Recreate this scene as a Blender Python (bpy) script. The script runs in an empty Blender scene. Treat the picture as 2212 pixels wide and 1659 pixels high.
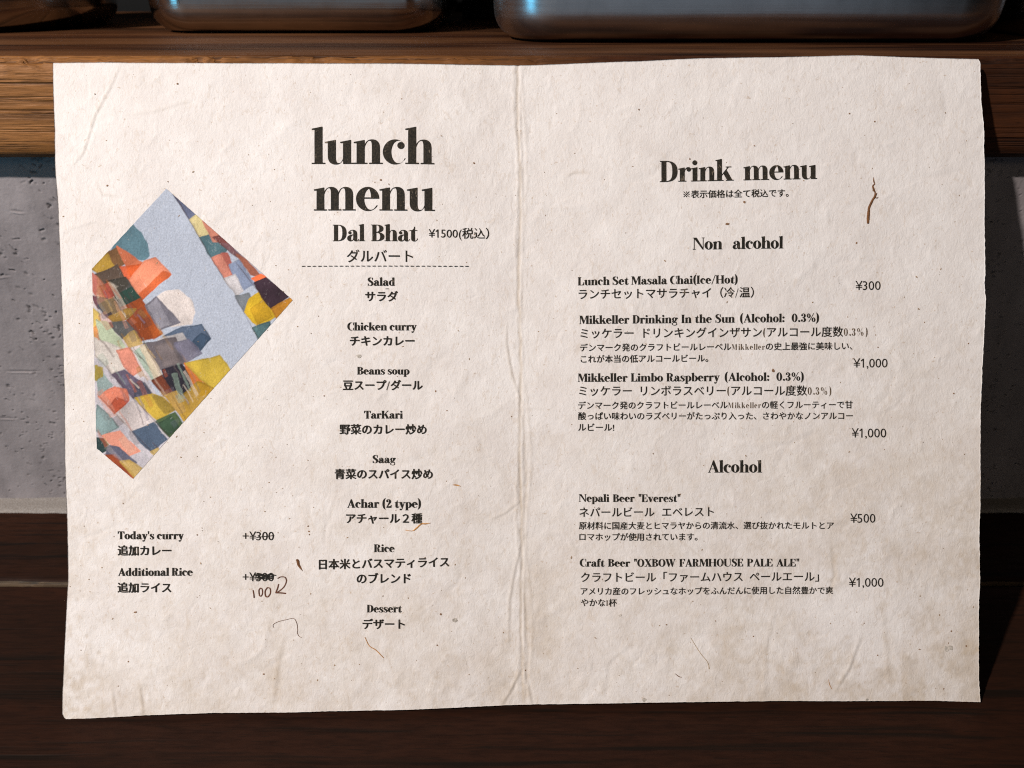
import bpy, math, random
import numpy as np
from mathutils import Vector
R = math.radians
scene = bpy.context.scene
COL = scene.collection
rng = np.random.default_rng(7)
random.seed(7)

# ------------------------------------------------------------------ camera
F = 1650.0 / 2212.0                     # focal length over picture width
TH = R(28.7)
sT, cT = math.sin(TH), math.cos(TH)
CAM = np.array([0.0, -(.3462*cT + .1461*sT + .003), .3493*sT + .1494*cT])
cam = bpy.data.cameras.new('camera'); cam_o = bpy.data.objects.new('camera', cam); COL.objects.link(cam_o)
cam_o.location = CAM; cam_o.rotation_euler = (math.pi/2 - TH, 0, 0)
cam.sensor_width = 36; cam.lens = 36*F; cam.clip_start = .01; cam.clip_end = 50
cam.dof.use_dof = True; cam.dof.focus_distance = .346; cam.dof.aperture_fstop = 11.0
scene.camera = cam_o
scene.view_settings.view_transform = 'Standard'; scene.view_settings.look = 'None'
scene.view_settings.exposure = 0; scene.view_settings.gamma = 1
scene.cycles.max_bounces = 6; scene.cycles.sample_clamp_indirect = 1.5; scene.cycles.sample_clamp_direct = 8; scene.cycles.use_denoising = False; scene.cycles.caustics_reflective = False; scene.cycles.caustics_refractive = False; scene.cycles.filter_width = 1.15

# ------------------------------------------------------------------ world and lamps
w = bpy.data.worlds.new('World'); scene.world = w; w.use_nodes = True
bg = w.node_tree.nodes['Background']; bg.inputs[0].default_value = (.35, .55, .62, 1); bg.inputs[1].default_value = .007

def area(name, loc, target, size, power, color, shape='DISK', size_y=None):
    l = bpy.data.lights.new(name, 'AREA'); l.shape = shape; l.size = size
    if size_y: l.size_y = size_y
    l.energy = power; l.color = color
    o = bpy.data.objects.new(name, l); COL.objects.link(o); o.location = loc
    o.rotation_euler = (Vector(target) - Vector(loc)).to_track_quat('-Z', 'Y').to_euler()
    return o
area('key_lamp', (-1.12, -.99, 1.31), (0, -.05, .12), .06, 44, (1.0, .928, .875))
area('window_light', (-1.30, -.95, .12), (-.1, 0, .2), .34, 4.4, (.13, .62, .95), 'RECTANGLE', 1.1)
area('warm_lamp', (-.42, -1.45, .95), (.1, 0, .15), .5, 1.6, (1.0, .80, .55))
area('pan_fill_light', (-.1, -1.5, .0), (0, 0, .2), 2.1, 1.35, (.74, .86, 1.0), 'RECTANGLE', 1.1)  # unseen panel added for the pans to reflect, with a weak fill

# ------------------------------------------------------------------ materials
def mat(name):
    m = bpy.data.materials.new(name); m.use_nodes = True
    return m, m.node_tree, m.node_tree.nodes['Principled BSDF']
def N(nt, t, **k):
    n = nt.nodes.new(t)
    for a, b in k.items():
        if a.startswith('_'): setattr(n, a[1:], b)
        else: n.inputs[a].default_value = b
    return n
def noise(nt, vec, scale, detail=4, rough=.55, dist=0):
    n = N(nt, 'ShaderNodeTexNoise', Scale=scale, Detail=detail, Roughness=rough, Distortion=dist)
    nt.links.new(vec, n.inputs['Vector']); return n.outputs['Fac']
def mapping(nt, vec, scale=(1,1,1), loc=(0,0,0), rot=(0,0,0)):
    n = N(nt, 'ShaderNodeMapping'); n.inputs['Scale'].default_value = scale; n.inputs['Location'].default_value = loc
    n.inputs['Rotation'].default_value = rot
    nt.links.new(vec, n.inputs['Vector']); return n.outputs['Vector']
def ramp(nt, fac, stops, interp='LINEAR'):
    n = nt.nodes.new('ShaderNodeValToRGB'); n.color_ramp.interpolation = interp
    e = n.color_ramp.elements
    while len(e) < len(stops): e.new(.5)
    for i, (p, c) in enumerate(stops):
        e[i].position = p; e[i].color = (c, c, c, 1) if isinstance(c, (int, float)) else tuple(c) + (1,)
    nt.links.new(fac, n.inputs[0]); return n.outputs[0]
def mix(nt, fac, a, b, mode='MIX'):
    n = nt.nodes.new('ShaderNodeMix'); n.data_type = 'RGBA'; n.blend_type = mode
    for s, v in ((n.inputs[0], fac), (n.inputs[6], a), (n.inputs[7], b)):
        if hasattr(v, 'is_output'): nt.links.new(v, s)
        elif isinstance(v, (int, float)): s.default_value = v if s.type == 'VALUE' else (v, v, v, 1)
        else: s.default_value = tuple(v) + (1,)
    return n.outputs[2]
def math_(nt, op, a, b):
    n = nt.nodes.new('ShaderNodeMath'); n.operation = op
    for s, v in ((n.inputs[0], a), (n.inputs[1], b)):
        if hasattr(v, 'is_output'): nt.links.new(v, s)
        else: s.default_value = v
    return n.outputs[0]
def bump(nt, h, strength, dist, normal=None):
    n = N(nt, 'ShaderNodeBump', Strength=strength, Distance=dist); nt.links.new(h, n.inputs['Height'])
    if normal is not None: nt.links.new(normal, n.inputs['Normal'])
    return n.outputs[0]
def objc(nt): return nt.nodes.new('ShaderNodeTexCoord').outputs['Object']
def lin(r, g, b):
    f = lambda v: v/255/12.92 if v/255 <= .04045 else ((v/255+.055)/1.055)**2.4
    return (f(r), f(g), f(b))

def paper_bump(nt, c):
    f1 = noise(nt, c, 1500, 5, .65)
    f2 = noise(nt, mapping(nt, c, (1, .6, .6), (0,0,0), (0, .7, .4)), 520, 3, .6, 1.2)
    f3 = noise(nt, mapping(nt, c, (.35, 1, 1), (3,0,0), (.2, .9, 0)), 900, 2, .5, .8)
    b = bump(nt, f2, .42, .0005)
    b = bump(nt, f3, .3, .0002, b)
    return bump(nt, f1, .3, .00008, b)

def make_paper():
    m, nt, p = mat('handmade_paper')
    c = objc(nt)
    base = ramp(nt, noise(nt, c, 45, 5, .6), [(.3, (.755, .69, .66)), (.7, (.84, .785, .76))])
    # long plant fibres pressed into the sheet
    cm = mapping(nt, c, (1, .45, .45), (0,0,0), (.4, .8, .3))
    fib = ramp(nt, noise(nt, cm, 330, 4, .7, 1.6), [(.36, 1), (.44, 0)])
    col = mix(nt, math_(nt, 'MULTIPLY', fib, .30), base, (.60, .48, .38))
    sp = ramp(nt, noise(nt, c, 700, 2, .5), [(.26, 1), (.31, 0)])
    col = mix(nt, math_(nt, 'MULTIPLY', sp, .45), col, (.42, .27, .15))
    wh = ramp(nt, noise(nt, mapping(nt, c, (1,1,1), (5,2,1)), 160, 4, .7, 1.5), [(.60, 0), (.70, 1)])
    col = mix(nt, math_(nt, 'MULTIPLY', wh, .35), col, (.84, .79, .75))
    at = nt.nodes.new('ShaderNodeAttribute'); at.attribute_name = 'tone_and_stain'
    st = math_(nt, 'MULTIPLY', at.outputs['Fac'], ramp(nt, noise(nt, c, 70, 5, .7), [(.3, .35), (.65, 1)]))
    col = mix(nt, st, col, (.51, .39, .265))
    mo = ramp(nt, noise(nt, mapping(nt, c, (1, .7, .7), (9, 2, 4), (.3, .5, .2)), 190, 5, .72, .8), [(.38, 0), (.62, 1)])
    wst = math_(nt, 'MULTIPLY', math_(nt, 'ADD', at.outputs['Fac'], .12), mo)
    col = mix(nt, math_(nt, 'MULTIPLY', wst, .5), col, (.52, .45, .39))
    nt.links.new(col, p.inputs['Base Color'])
    p.inputs['Roughness'].default_value = .82; p.inputs['Specular IOR Level'].default_value = .25
    nt.links.new(paper_bump(nt, c), p.inputs['Normal'])
    return m
def make_ink(name, a, b, worn):
    m, nt, p = mat(name)
    c = objc(nt)
    col = ramp(nt, noise(nt, c, 1400, 3, .7), [(.42, a), (.72, b)])
    fl = ramp(nt, noise(nt, mapping(nt, c, (1, .4, .4), (1,1,1), (.5, .7, .3)), 700, 2, .5, 1), [(.66, 0), (.74, 1)])
    col = mix(nt, math_(nt, 'MULTIPLY', fl, worn), col, (.35, .27, .2))
    nt.links.new(col, p.inputs['Base Color'])
    p.inputs['Roughness'].default_value = .8; p.inputs['Specular IOR Level'].default_value = .2
    nt.links.new(paper_bump(nt, c), p.inputs['Normal'])
    return m
def plain(name, col, rough=.8, metal=0, spec=.3):
    m, nt, p = mat(name)
    c = objc(nt)
    cc = ramp(nt, noise(nt, c, 900, 3), [(.3, tuple(v*.6 for v in col)), (.7, tuple(min(1, v*1.3) for v in col))])
    nt.links.new(cc, p.inputs['Base Color']); p.inputs['Roughness'].default_value = rough
    p.inputs['Metallic'].default_value = metal; p.inputs['Specular IOR Level'].default_value = spec
    return m
def make_picture():
    m, nt, p = mat('watercolour_print')
    c = objc(nt)
    at = nt.nodes.new('ShaderNodeAttribute'); at.attribute_name = 'paint'
    g = ramp(nt, noise(nt, c, 1300, 3, .7), [(.3, .80), (.7, 1.12)])
    col = mix(nt, 1.0, at.outputs['Color'], g, 'MULTIPLY')
    wh = ramp(nt, noise(nt, mapping(nt, c, (1, .5, .5), (2,1,0), (.4, .8, .3)), 500, 3, .6, 1.5), [(.63, 0), (.75, 1)])
    col = mix(nt, math_(nt, 'MULTIPLY', wh, .28), col, (.75, .70, .66))
    nt.links.new(col, p.inputs['Base Color']); p.inputs['Roughness'].default_value = .85
    p.inputs['Specular IOR Level'].default_value = .2
    nt.links.new(paper_bump(nt, c), p.inputs['Normal'])
    return m
def make_wood(name, dark, mid, light, freq=1.0, seed=0.0, line=.8, rough=.5, relief=.0006, patch=None, spec=.4, tone_and_stain=None, cath=1.0):
    m, nt, p = mat(name)
    c = objc(nt)
    wob = noise(nt, mapping(nt, c, (5, 14, 14), (seed, 0, 0)), 1.0, 2, .5)
    v = nt.nodes.new('ShaderNodeVectorMath'); v.operation = 'ADD'
    sc = nt.nodes.new('ShaderNodeVectorMath'); sc.operation = 'SCALE'; sc.inputs['Scale'].default_value = .009
    cmb = nt.nodes.new('ShaderNodeCombineXYZ'); nt.links.new(wob, cmb.inputs[1]); nt.links.new(wob, cmb.inputs[2])
    nt.links.new(cmb.outputs[0], sc.inputs[0]); nt.links.new(c, v.inputs[0]); nt.links.new(sc.outputs[0], v.inputs[1])
    wv = v.outputs[0]
    g1 = noise(nt, mapping(nt, wv, (4.5, 330*freq, 330*freq), (seed, seed*3, seed*2)), 1.0, 3, .6)
    g2 = noise(nt, mapping(nt, wv, (70, 900*freq, 900*freq), (seed, 0, 1)), 1.0, 4, .65)
    g3 = noise(nt, mapping(nt, wv, (1.5, 22*freq, 22*freq), (seed+4, 1, 0)), 1.0, 2, .5)
    col = ramp(nt, g3, [(.3, mid), (.7, light)])
    fine = ramp(nt, g2, [(.25, .55), (.6, 1.12)])
    col = mix(nt, 1.0, col, fine, 'MULTIPLY')
    ln = ramp(nt, g1, [(.35, 1), (.46, 0)])
    ct = math_(nt, 'SINE', math_(nt, 'MULTIPLY', g3, 46.0*cath), 0.0)
    col = mix(nt, ramp(nt, ct, [(.35, 0), (.95, .62 if cath else 0)]), col, mix(nt, .55, col, dark))
    col = mix(nt, math_(nt, 'MULTIPLY', ln, line), col, dark)
    pore = ramp(nt, noise(nt, mapping(nt, wv, (110, 1500, 1500), (seed, 2, 2)), 1.0, 2, .5), [(.30, 1), (.40, 0)])
    col = mix(nt, math_(nt, 'MULTIPLY', pore, .55), col, dark)
    if tone_and_stain:  # multiplies the wood darker towards the right end, broken up by noise
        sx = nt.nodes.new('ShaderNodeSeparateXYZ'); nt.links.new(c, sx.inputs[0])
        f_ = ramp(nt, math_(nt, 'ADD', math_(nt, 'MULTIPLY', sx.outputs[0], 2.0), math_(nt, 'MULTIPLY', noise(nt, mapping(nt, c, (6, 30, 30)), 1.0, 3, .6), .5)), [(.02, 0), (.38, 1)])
        col = mix(nt, f_, col, mix(nt, 1.0, col, tone_and_stain, 'MULTIPLY'))
    if patch:
        pn = ramp(nt, noise(nt, mapping(nt, c, (4, 26, 26), (seed+patch[1], 0, 0)), 1.0, 3, .6), [(.42, 0), (.6, 1)])
        col = mix(nt, math_(nt, 'MULTIPLY', pn, patch[2]), col, patch[0])
    nt.links.new(col, p.inputs['Base Color'])
    p.inputs['Specular IOR Level'].default_value = spec
    nt.links.new(ramp(nt, g2, [(.3, rough+.15), (.7, rough-.05)]), p.inputs['Roughness'])
    b = bump(nt, ramp(nt, g1, [(.33, 0), (.5, 1)]), .7, relief)
    nt.links.new(bump(nt, g2, .5, relief*.6, b), p.inputs['Normal'])
    return m
def make_plaster():
    m, nt, p = mat('grey_plaster')
    c = objc(nt)
    col = ramp(nt, noise(nt, c, 30, 5, .6), [(.3, (.215, .188, .193)), (.7, (.282, .250, .254))])
    tr = ramp(nt, noise(nt, mapping(nt, c, (60, 1, 9), (0,0,0), (0, .25, 0)), 1.0, 3, .6), [(.35, .88), (.65, 1.08)])
    col = mix(nt, 1.0, col, tr, 'MULTIPLY')
    at = nt.nodes.new('ShaderNodeAttribute'); at.attribute_name = 'pit'
    col = mix(nt, at.outputs['Fac'], col, (.05, .045, .045))
    nt.links.new(col, p.inputs['Base Color']); p.inputs['Roughness'].default_value = .9
    nt.links.new(bump(nt, noise(nt, c, 900, 4, .6), .4, .0003), p.inputs['Normal'])
    return m
def make_metal(name, col, rough, streak=.12):
    m, nt, p = mat(name)
    c = objc(nt)
    s = noise(nt, mapping(nt, c, (6, 6, 500)), 1.0, 3, .6)
    sm = noise(nt, c, 60, 4, .6)
    nt.links.new(ramp(nt, sm, [(.3, tuple(v*.82 for v in col)), (.7, col)]), p.inputs['Base Color'])
    p.inputs['Metallic'].default_value = 1
    r_ = math_(nt, 'ADD', math_(nt, 'MULTIPLY', s, streak), rough - streak*.5)
    nt.links.new(r_, p.inputs['Roughness'])
    nt.links.new(bump(nt, s, .12, .0003, bump(nt, noise(nt, c, 28, 2), .25, .0012)), p.inputs['Normal'])
    return m

M_paper = make_paper()
M_ink = make_ink('black_ink', (.012, .011, .009), (.035, .027, .018), .35)
M_head = make_ink('heading_ink', (.016, .014, .011), (.055, .042, .028), .55)
M_light = make_ink('pale_brown_ink', (.07, .05, .033), (.24, .17, .11), .4)
M_pen = make_ink('brown_pen_ink', (.10, .035, .02), (.20, .085, .05), .3)
M_pic = make_picture()
M_fibre = plain('brown_plant_fibre', (.16, .065, .022))
M_orange = plain('orange_plant_fibre', (.50, .24, .07))
M_fleck = plain('brown_fleck', (.36, .24, .15))
M_grey = plain('grey_fleck', (.52, .46, .40))
M_front = make_wood('shelf_wood', (.035, .012, .004), (.215, .084, .021), (.30, .125, .034), 1.0, 2.0, .85, .6, .0009, spec=.25, tone_and_stain=(.22, .16, .16))
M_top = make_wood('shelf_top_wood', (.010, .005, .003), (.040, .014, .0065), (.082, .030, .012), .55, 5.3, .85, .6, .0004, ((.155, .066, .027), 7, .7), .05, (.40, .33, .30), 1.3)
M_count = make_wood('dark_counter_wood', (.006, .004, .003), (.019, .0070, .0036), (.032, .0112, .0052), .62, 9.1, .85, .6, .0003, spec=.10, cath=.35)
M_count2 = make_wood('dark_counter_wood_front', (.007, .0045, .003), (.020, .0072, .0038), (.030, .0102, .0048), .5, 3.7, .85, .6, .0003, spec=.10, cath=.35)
M_worn = make_wood('worn_plank_edge', (.012, .008, .005), (.07, .042, .02), (.15, .095, .05), 1.0, 6.0, .95, .7, .0006)
M_plaster = make_plaster()
M_bead = make_ink('grey_sealant', (.20, .175, .155), (.40, .37, .35), .25)
M_steel = make_metal('satin_aluminium', (.66, .67, .70), .27)
M_steel2 = make_metal('polished_steel', (.58, .56, .54), .15)
M_yellow = plain('yellow_wrapper', (.55, .42, .14), .45)
M_back = plain('dark_back_panel', (.012, .012, .012), .8)

# ------------------------------------------------------------------ object helpers
def link(name, me, m=None, parent=None, smooth=True):
    o = bpy.data.objects.new(name, me); COL.objects.link(o)
    if m is not None and not me.materials: me.materials.append(m)
    if smooth: me.polygons.foreach_set('use_smooth', np.ones(len(me.polygons), bool))
    if parent: o.parent = parent
    return o
def mesh_np(name, V, Fc, n=4):
    """V (k,3), Fc (m,n) all polygons with n corners."""
    me = bpy.data.meshes.new(name)
    V = np.asarray(V, np.float32); Fc = np.asarray(Fc, np.int32)
    me.vertices.add(len(V)); me.vertices.foreach_set('co', V.ravel())
    me.loops.add(Fc.size); me.loops.foreach_set('vertex_index', Fc.ravel())
    me.polygons.add(len(Fc)); me.polygons.foreach_set('loop_start', np.arange(0, Fc.size, n, dtype=np.int32))
    me.update(calc_edges=True); me.validate()
    return me
def empty(name, loc, label, cat, group=None):
    o = bpy.data.objects.new(name, None); COL.objects.link(o); o.location = loc; o.empty_display_size = .02
    o['label'] = label; o['category'] = cat
    if group: o['group'] = group
    return o
def grid_faces(nx, ny):
    a = np.arange(nx*ny).reshape(ny, nx)
    return np.stack([a[:-1, :-1], a[:-1, 1:], a[1:, 1:], a[1:, :-1]], -1).reshape(-1, 4)

def value_noise(h, w_, cell, seed):
    r = np.random.default_rng(seed)
    gy, gx = int(h/cell)+3, int(w_/cell)+3
    g = r.standard_normal((gy, gx))
    y = np.arange(h)/cell; x = np.arange(w_)/cell
    yi = y.astype(int); xi = x.astype(int); fy = y-yi; fx = x-xi
    fy = (fy*fy*(3-2*fy))[:, None]; fx = (fx*fx*(3-2*fx))[None]
    a = g[yi][:, xi]; b = g[yi][:, xi+1]; c = g[yi+1][:, xi]; d = g[yi+1][:, xi+1]
    return (a*(1-fx)+b*fx)*(1-fy) + (c*(1-fx)+d*fx)*fy
def stroke(H, pts, width, depth, mode='add', taper=True):
    """ridge (depth > 0) or groove along a polyline of array coordinates"""
    pts = np.asarray(pts, float); k = 3.2*width
    x0, y0 = np.floor(pts.min(0)-k).astype(int); x1, y1 = np.ceil(pts.max(0)+k).astype(int)
    x0 = max(x0, 0); y0 = max(y0, 0); x1 = min(x1, H.shape[1]-1); y1 = min(y1, H.shape[0]-1)
    if x1 <= x0 or y1 <= y0: return
    X, Y = np.meshgrid(np.arange(x0, x1+1), np.arange(y0, y1+1))
    best = np.full(X.shape, 1e9); T = np.zeros(X.shape); n = len(pts)-1
    for i in range(n):
        a, b = pts[i], pts[i+1]; d = b-a; L = max(d@d, 1e-9)
        t = np.clip(((X-a[0])*d[0]+(Y-a[1])*d[1])/L, 0, 1)
        q = (X-a[0]-t*d[0])**2+(Y-a[1]-t*d[1])**2
        mk = q < best; best = np.where(mk, q, best); T = np.where(mk, (i+t)/n, T)
    g = np.exp(-best/(2*width*width))*depth
    if taper: g = g*np.sqrt(np.clip(np.sin(np.pi*np.clip(T, .02, .98)), 0, 1))
    S = H[y0:y1+1, x0:x1+1]
    if mode == 'add': S += g
    else: np.maximum(S, g, out=S)
def walk(x, y, ang, n, step, wig):
    P = [(x, y)]
    for _ in range(n):
        ang += random.gauss(0, wig); x += step*math.cos(ang); y += step*math.sin(ang); P.append((x, y))
    return P
def polyat(P, t):
    P = np.asarray(P, float); d = np.r_[0, np.cumsum(np.hypot(*np.diff(P, axis=0).T))]; d /= d[-1]
    return np.stack([np.interp(t, d, P[:, 0]), np.interp(t, d, P[:, 1])], -1)

# ------------------------------------------------------------------ the counter, wall and shelf
def ray(px, py):
    v = (829.5-np.asarray(py, float))/1650.; h = (np.asarray(px, float)-1106.)/1650.
    return np.stack([h, cT+v*sT, -sT+v*cT+0*h], -1)
def hit(px, py, axis, val):
    d = ray(px, py); t = (val-CAM[axis])/d[axis]
    return CAM + d*t
WALL_Y = .0145
Z_TOP = hit(0, 122, 1, 0)[2]; Z_BOT = hit(0, 343, 1, 0)[2]
SEAM = hit(0, 1262, 2, 0)[1]; BEAD = hit(0, 1107, 2, 0)[1]
print('shelf z', Z_BOT, Z_TOP, 'seam', SEAM, 'bead', BEAD)

def plank(name, x0, x1, y0, y1, z0, z1, m, parent, r=.0025, nx=160, rough=.0003, seed=1, worn=None):
    """a board along x with rounded, slightly uneven long edges: a ring of section points swept in x"""
    rr = np.random.default_rng(seed)
    sec = []
    for (cy, cz, a0) in ((y0+r, z1-r, 180), (y1-r, z1-r, 90), (y1-r, z0+r, 0), (y0+r, z0+r, -90)):
        for k in range(6):
            a = R(a0 - 90*k/5); sec.append((cy+r*math.cos(a), cz+r*math.sin(a)))
        # extra points along the flats come from the next corner
    sec = np.array(sec); ns = len(sec)
    xs = np.linspace(x0, x1, nx)
    n = np.stack([value_noise(nx, ns+4, 7, seed+9)[:, :ns], value_noise(nx, ns+4, 2.2, seed+3)[:, :ns]*.5]).sum(0)
    V = np.zeros((nx, ns, 3)); V[:, :, 0] = xs[:, None]; V[:, :, 1] = sec[None, :, 0]; V[:, :, 2] = sec[None, :, 1]
    c = np.array([(y0+y1)/2, (z0+z1)/2]); d = sec-c; d = np.sign(d)
    V[:, :, 1] -= d[None, :, 0]*np.abs(n)*rough; V[:, :, 2] -= d[None, :, 1]*np.abs(n)*rough*.5
    a = np.arange(nx*ns).reshape(nx, ns); b = np.roll(a, -1, 1)
    Fq = np.stack([a[:-1], a[1:], b[1:], b[:-1]], -1).reshape(-1, 4)
    me = bpy.data.meshes.new(name)
    faces = Fq.tolist() + [a[0].tolist()[::-1][::-1], a[-1].tolist()[::-1]]
    me.from_pydata(V.reshape(-1, 3).tolist(), [], faces); me.update()
    for mm in (m if isinstance(m, (list, tuple)) else [m]): me.materials.append(mm)
    if worn:                                        # (material index, section range)
        fi = np.zeros(len(me.polygons), np.int32)
        j = np.arange(len(Fq)) % ns
        fi[:len(Fq)][(j >= worn[1]) & (j < worn[2])] = worn[0]
        me.polygons.foreach_set('material_index', fi)
    o = link(name, me, None, parent)
    mod = o.modifiers.new('wn', 'WEIGHTED_NORMAL'); mod.keep_sharp = False; mod.weight = 80
    return o

# counter
cnt = bpy.data.objects.new('counter', None); COL.objects.link(cnt); cnt['kind'] = 'structure'
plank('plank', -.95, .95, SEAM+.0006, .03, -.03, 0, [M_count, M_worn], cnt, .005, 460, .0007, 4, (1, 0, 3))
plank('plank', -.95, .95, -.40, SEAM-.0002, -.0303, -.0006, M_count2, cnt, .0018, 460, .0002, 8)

# plaster wall: fine mesh where it shows, coarse behind the menu
xs = np.r_[np.arange(-.345, -.195, .0004), np.arange(-.19, .185, .02), np.arange(.19, .335, .0004)]
zs = np.arange(-.004, Z_BOT+.012, .0004)
HX, HZ = len(xs), len(zs)
H = np.zeros((HZ, HX)); PIT = np.zeros((HZ, HX))
H += value_noise(HZ, HX, 60, 1)*.0003 + value_noise(HZ, HX, 14, 2)*.00008 + value_noise(HZ, HX, 3, 3)*.00003
for k in range(3400):
    x = random.random()*HX; y = random.random()*HZ
    if math.sin(x*.05+y*.013)+random.gauss(0, .8) < -.1: continue
    L = random.choice([1, 1, 1, 2, 2, 4]); P = walk(x, y, random.choice([0, .1, math.pi, -.2, 1.0]), L, 1.5, .35)
    wd = random.choice([.5, .6, .7, .8, 1.3])
    dp = random.uniform(.0002, .0007)
    stroke(H, P, wd, -dp, taper=False); stroke(PIT, P, wd*.8, min(1, dp*1300), 'max', False)
    if random.random() < .35: stroke(H, [(p[0], p[1]+2.2) for p in P], .9, .00022)
for k in range(26):                                  # trowel scratches
    x = random.random()*HX; y = random.random()*HZ
    P = walk(x, y, random.choice([0.02, .05, -.05, 3.1]), random.randint(4, 12), 4, .05)
    stroke(H, P, 1.0, -.0005); stroke(PIT, P, .7, .45, 'max'); stroke(H, [(p[0], p[1]-2.4) for p in P], 1.0, .0004)
for gx, gz, n in ((300, 420, 4), (302, 405, 3), (312, 180, 4), (300, 330, 2), (60, 250, 2)):   # comb marks by the menu
    for q in range(n):
        P = [(gx, gz-5*q), (gx+28, gz-5*q-3), (gx+60, gz-5*q-4)]
        stroke(H, P, 1.2, -.0007); stroke(PIT, P, .8, .6, 'max'); stroke(H, [(p[0], p[1]-2.6) for p in P], 1.0, .0004)
for k in range(9):                                   # long soft trowel ridges, slanting
    x = random.choice([random.uniform(0, 370), random.uniform(HX-360, HX)])
    stroke(H, [(x, HZ), (x+30, HZ*.6), (x+75, 0)], random.uniform(3, 7), random.choice([-1, 1])*.00022)
X, Z = np.meshgrid(xs, zs)
V = np.stack([X, WALL_Y - H, Z], -1).reshape(-1, 3)
me = mesh_np('plaster_wall', V, grid_faces(HX, HZ))
a = me.attributes.new('pit', 'FLOAT', 'POINT'); a.data.foreach_set('value', PIT.astype(np.float32).ravel())
wall = link('plaster_wall', me, M_plaster); wall['kind'] = 'structure'
# wall ends beyond the fine sheet
for x0, x1 in ((-.95, -.3452), (.3352, .95)):
    me = mesh_np('plaster_wall', [(x0, WALL_Y, -.004), (x1, WALL_Y, -.004), (x1, WALL_Y, Z_BOT+.01), (x0, WALL_Y, Z_BOT+.01)], [(0, 1, 2, 3)])
    o = link('plaster_section', me, M_plaster, wall)
# sealant bead where wall meets counter
nb = 410; bx_ = np.linspace(-.95, .95, nb); nbn = value_noise(nb, 9, 6, 33)
prof = [(BEAD-.0004, -.001), (BEAD+.0003, .0007), (BEAD+.0030, .0013), (BEAD+.0070, .0015), (WALL_Y-.0022, .0013), (WALL_Y+.0015, .0022)]
V = np.array([[(x, y-abs(nbn[i, j])*.0005, max(z + nbn[i, j]*.0003, -.001)) for j, (y, z) in enumerate(prof)] for i, x in enumerate(bx_)]).reshape(-1, 3)
me = mesh_np('sealant_bead', V, grid_faces(len(prof), nb)[:, ::-1])
link('sealant_bead', me, M_bead, wall)

# shelf
sh = empty('wooden_shelf', (0, .2, Z_BOT), 'thick brown wooden shelf board above the grey plaster wall, carrying the metal pans', 'shelf')
def local(o, par):                                   # meshes are built in world space: shift them under their parent
    L = np.array(par.location)
    me = o.data; v = np.empty(len(me.vertices)*3, np.float32); me.vertices.foreach_get('co', v)
    v = v.reshape(-1, 3)-L; me.vertices.foreach_set('co', v.ravel().astype(np.float32)); me.update(); o.parent = par
def shelf_plank():
    """front board: sawn face with raised grain, chewed upper front edge, flat top"""
    x0, x1, nx = -.95, .95, 950
    r = .006
    sec = [(0.0, Z_BOT+.0035), (0.0, Z_BOT+.010), (0.0, Z_BOT+.016), (0.0, Z_BOT+.022), (0.0, Z_BOT+.028), (0.0, Z_BOT+.034), (0, Z_TOP-r)]
    for k in range(1, 9):
        a_ = R(180-90*k/8); sec.append((r+r*math.cos(a_), Z_TOP-r+r*math.sin(a_)))
    for y in (.010, .016, .024, .036, .055, .09, .13, .18): sec.append((y, Z_TOP))
    sec += [(.1805, Z_TOP-.001), (.1805, Z_BOT), (.0035, Z_BOT)]
    sec = np.array(sec); ns = len(sec); nf = ns-3
    n1 = value_noise(nx, ns+4, 16, 51)[:, :ns]; n2 = value_noise(nx, ns+4, 3.5, 52)[:, :ns]; n3 = value_noise(nx, ns+4, 1.5, 53)[:, :ns]
    V = np.zeros((nx, ns, 3)); V[:, :, 0] = np.linspace(x0, x1, nx)[:, None]
    V[:, :, 1] = sec[None, :, 0]; V[:, :, 2] = sec[None, :, 1]
    edge = np.zeros(ns); edge[6:15] = [.4, .7, 1, 1, 1, 1, .8, .5, .2]
    xx = V[:, 0, 0]
    chew = (.35 + .9*np.exp(-((xx+.13)/.045)**2) + .5*np.exp(-((xx+.24)/.03)**2))[:, None]
    amt = (np.abs(n2)*.0009 + np.abs(n3)*.0006)*chew*edge[None] + n1*.00012*(np.arange(ns) < nf)[None]
    V[:, :, 1] += amt; V[:, :, 2] -= amt*edge[None]
    V[:, -3:, 1:] = sec[None, -3:]
    a_ = np.arange(nx*ns).reshape(nx, ns); b_ = np.roll(a_, -1, 1)
    Fq = np.stack([a_[:-1], b_[:-1], b_[1:], a_[1:]], -1)
    me = mesh_np('plank', V.reshape(-1, 3), Fq.reshape(-1, 4))
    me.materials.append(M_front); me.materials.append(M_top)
    idx = np.zeros((nx-1, ns), np.int32); idx[:, 13:] = 1; idx[:, -2:] = 0
    me.polygons.foreach_set('material_index', idx.ravel())
    me.polygons.foreach_set('use_smooth', np.ones(len(me.polygons), bool))
    o = bpy.data.objects.new('plank', me); COL.objects.link(o)
    return o
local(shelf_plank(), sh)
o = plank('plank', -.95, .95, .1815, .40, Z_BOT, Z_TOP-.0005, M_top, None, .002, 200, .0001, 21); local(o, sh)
me = mesh_np('back_panel', [(-1.3, .41, Z_BOT-.1), (1.3, .41, Z_BOT-.1), (1.3, .41, .75), (-1.3, .41, .75)], [(0, 1, 2, 3)])
o = link('back_wall', me, M_back); o['kind'] = 'structure'
so = o.modifiers.new('s', 'SOLIDIFY'); so.thickness = .01; so.offset = -1

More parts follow.
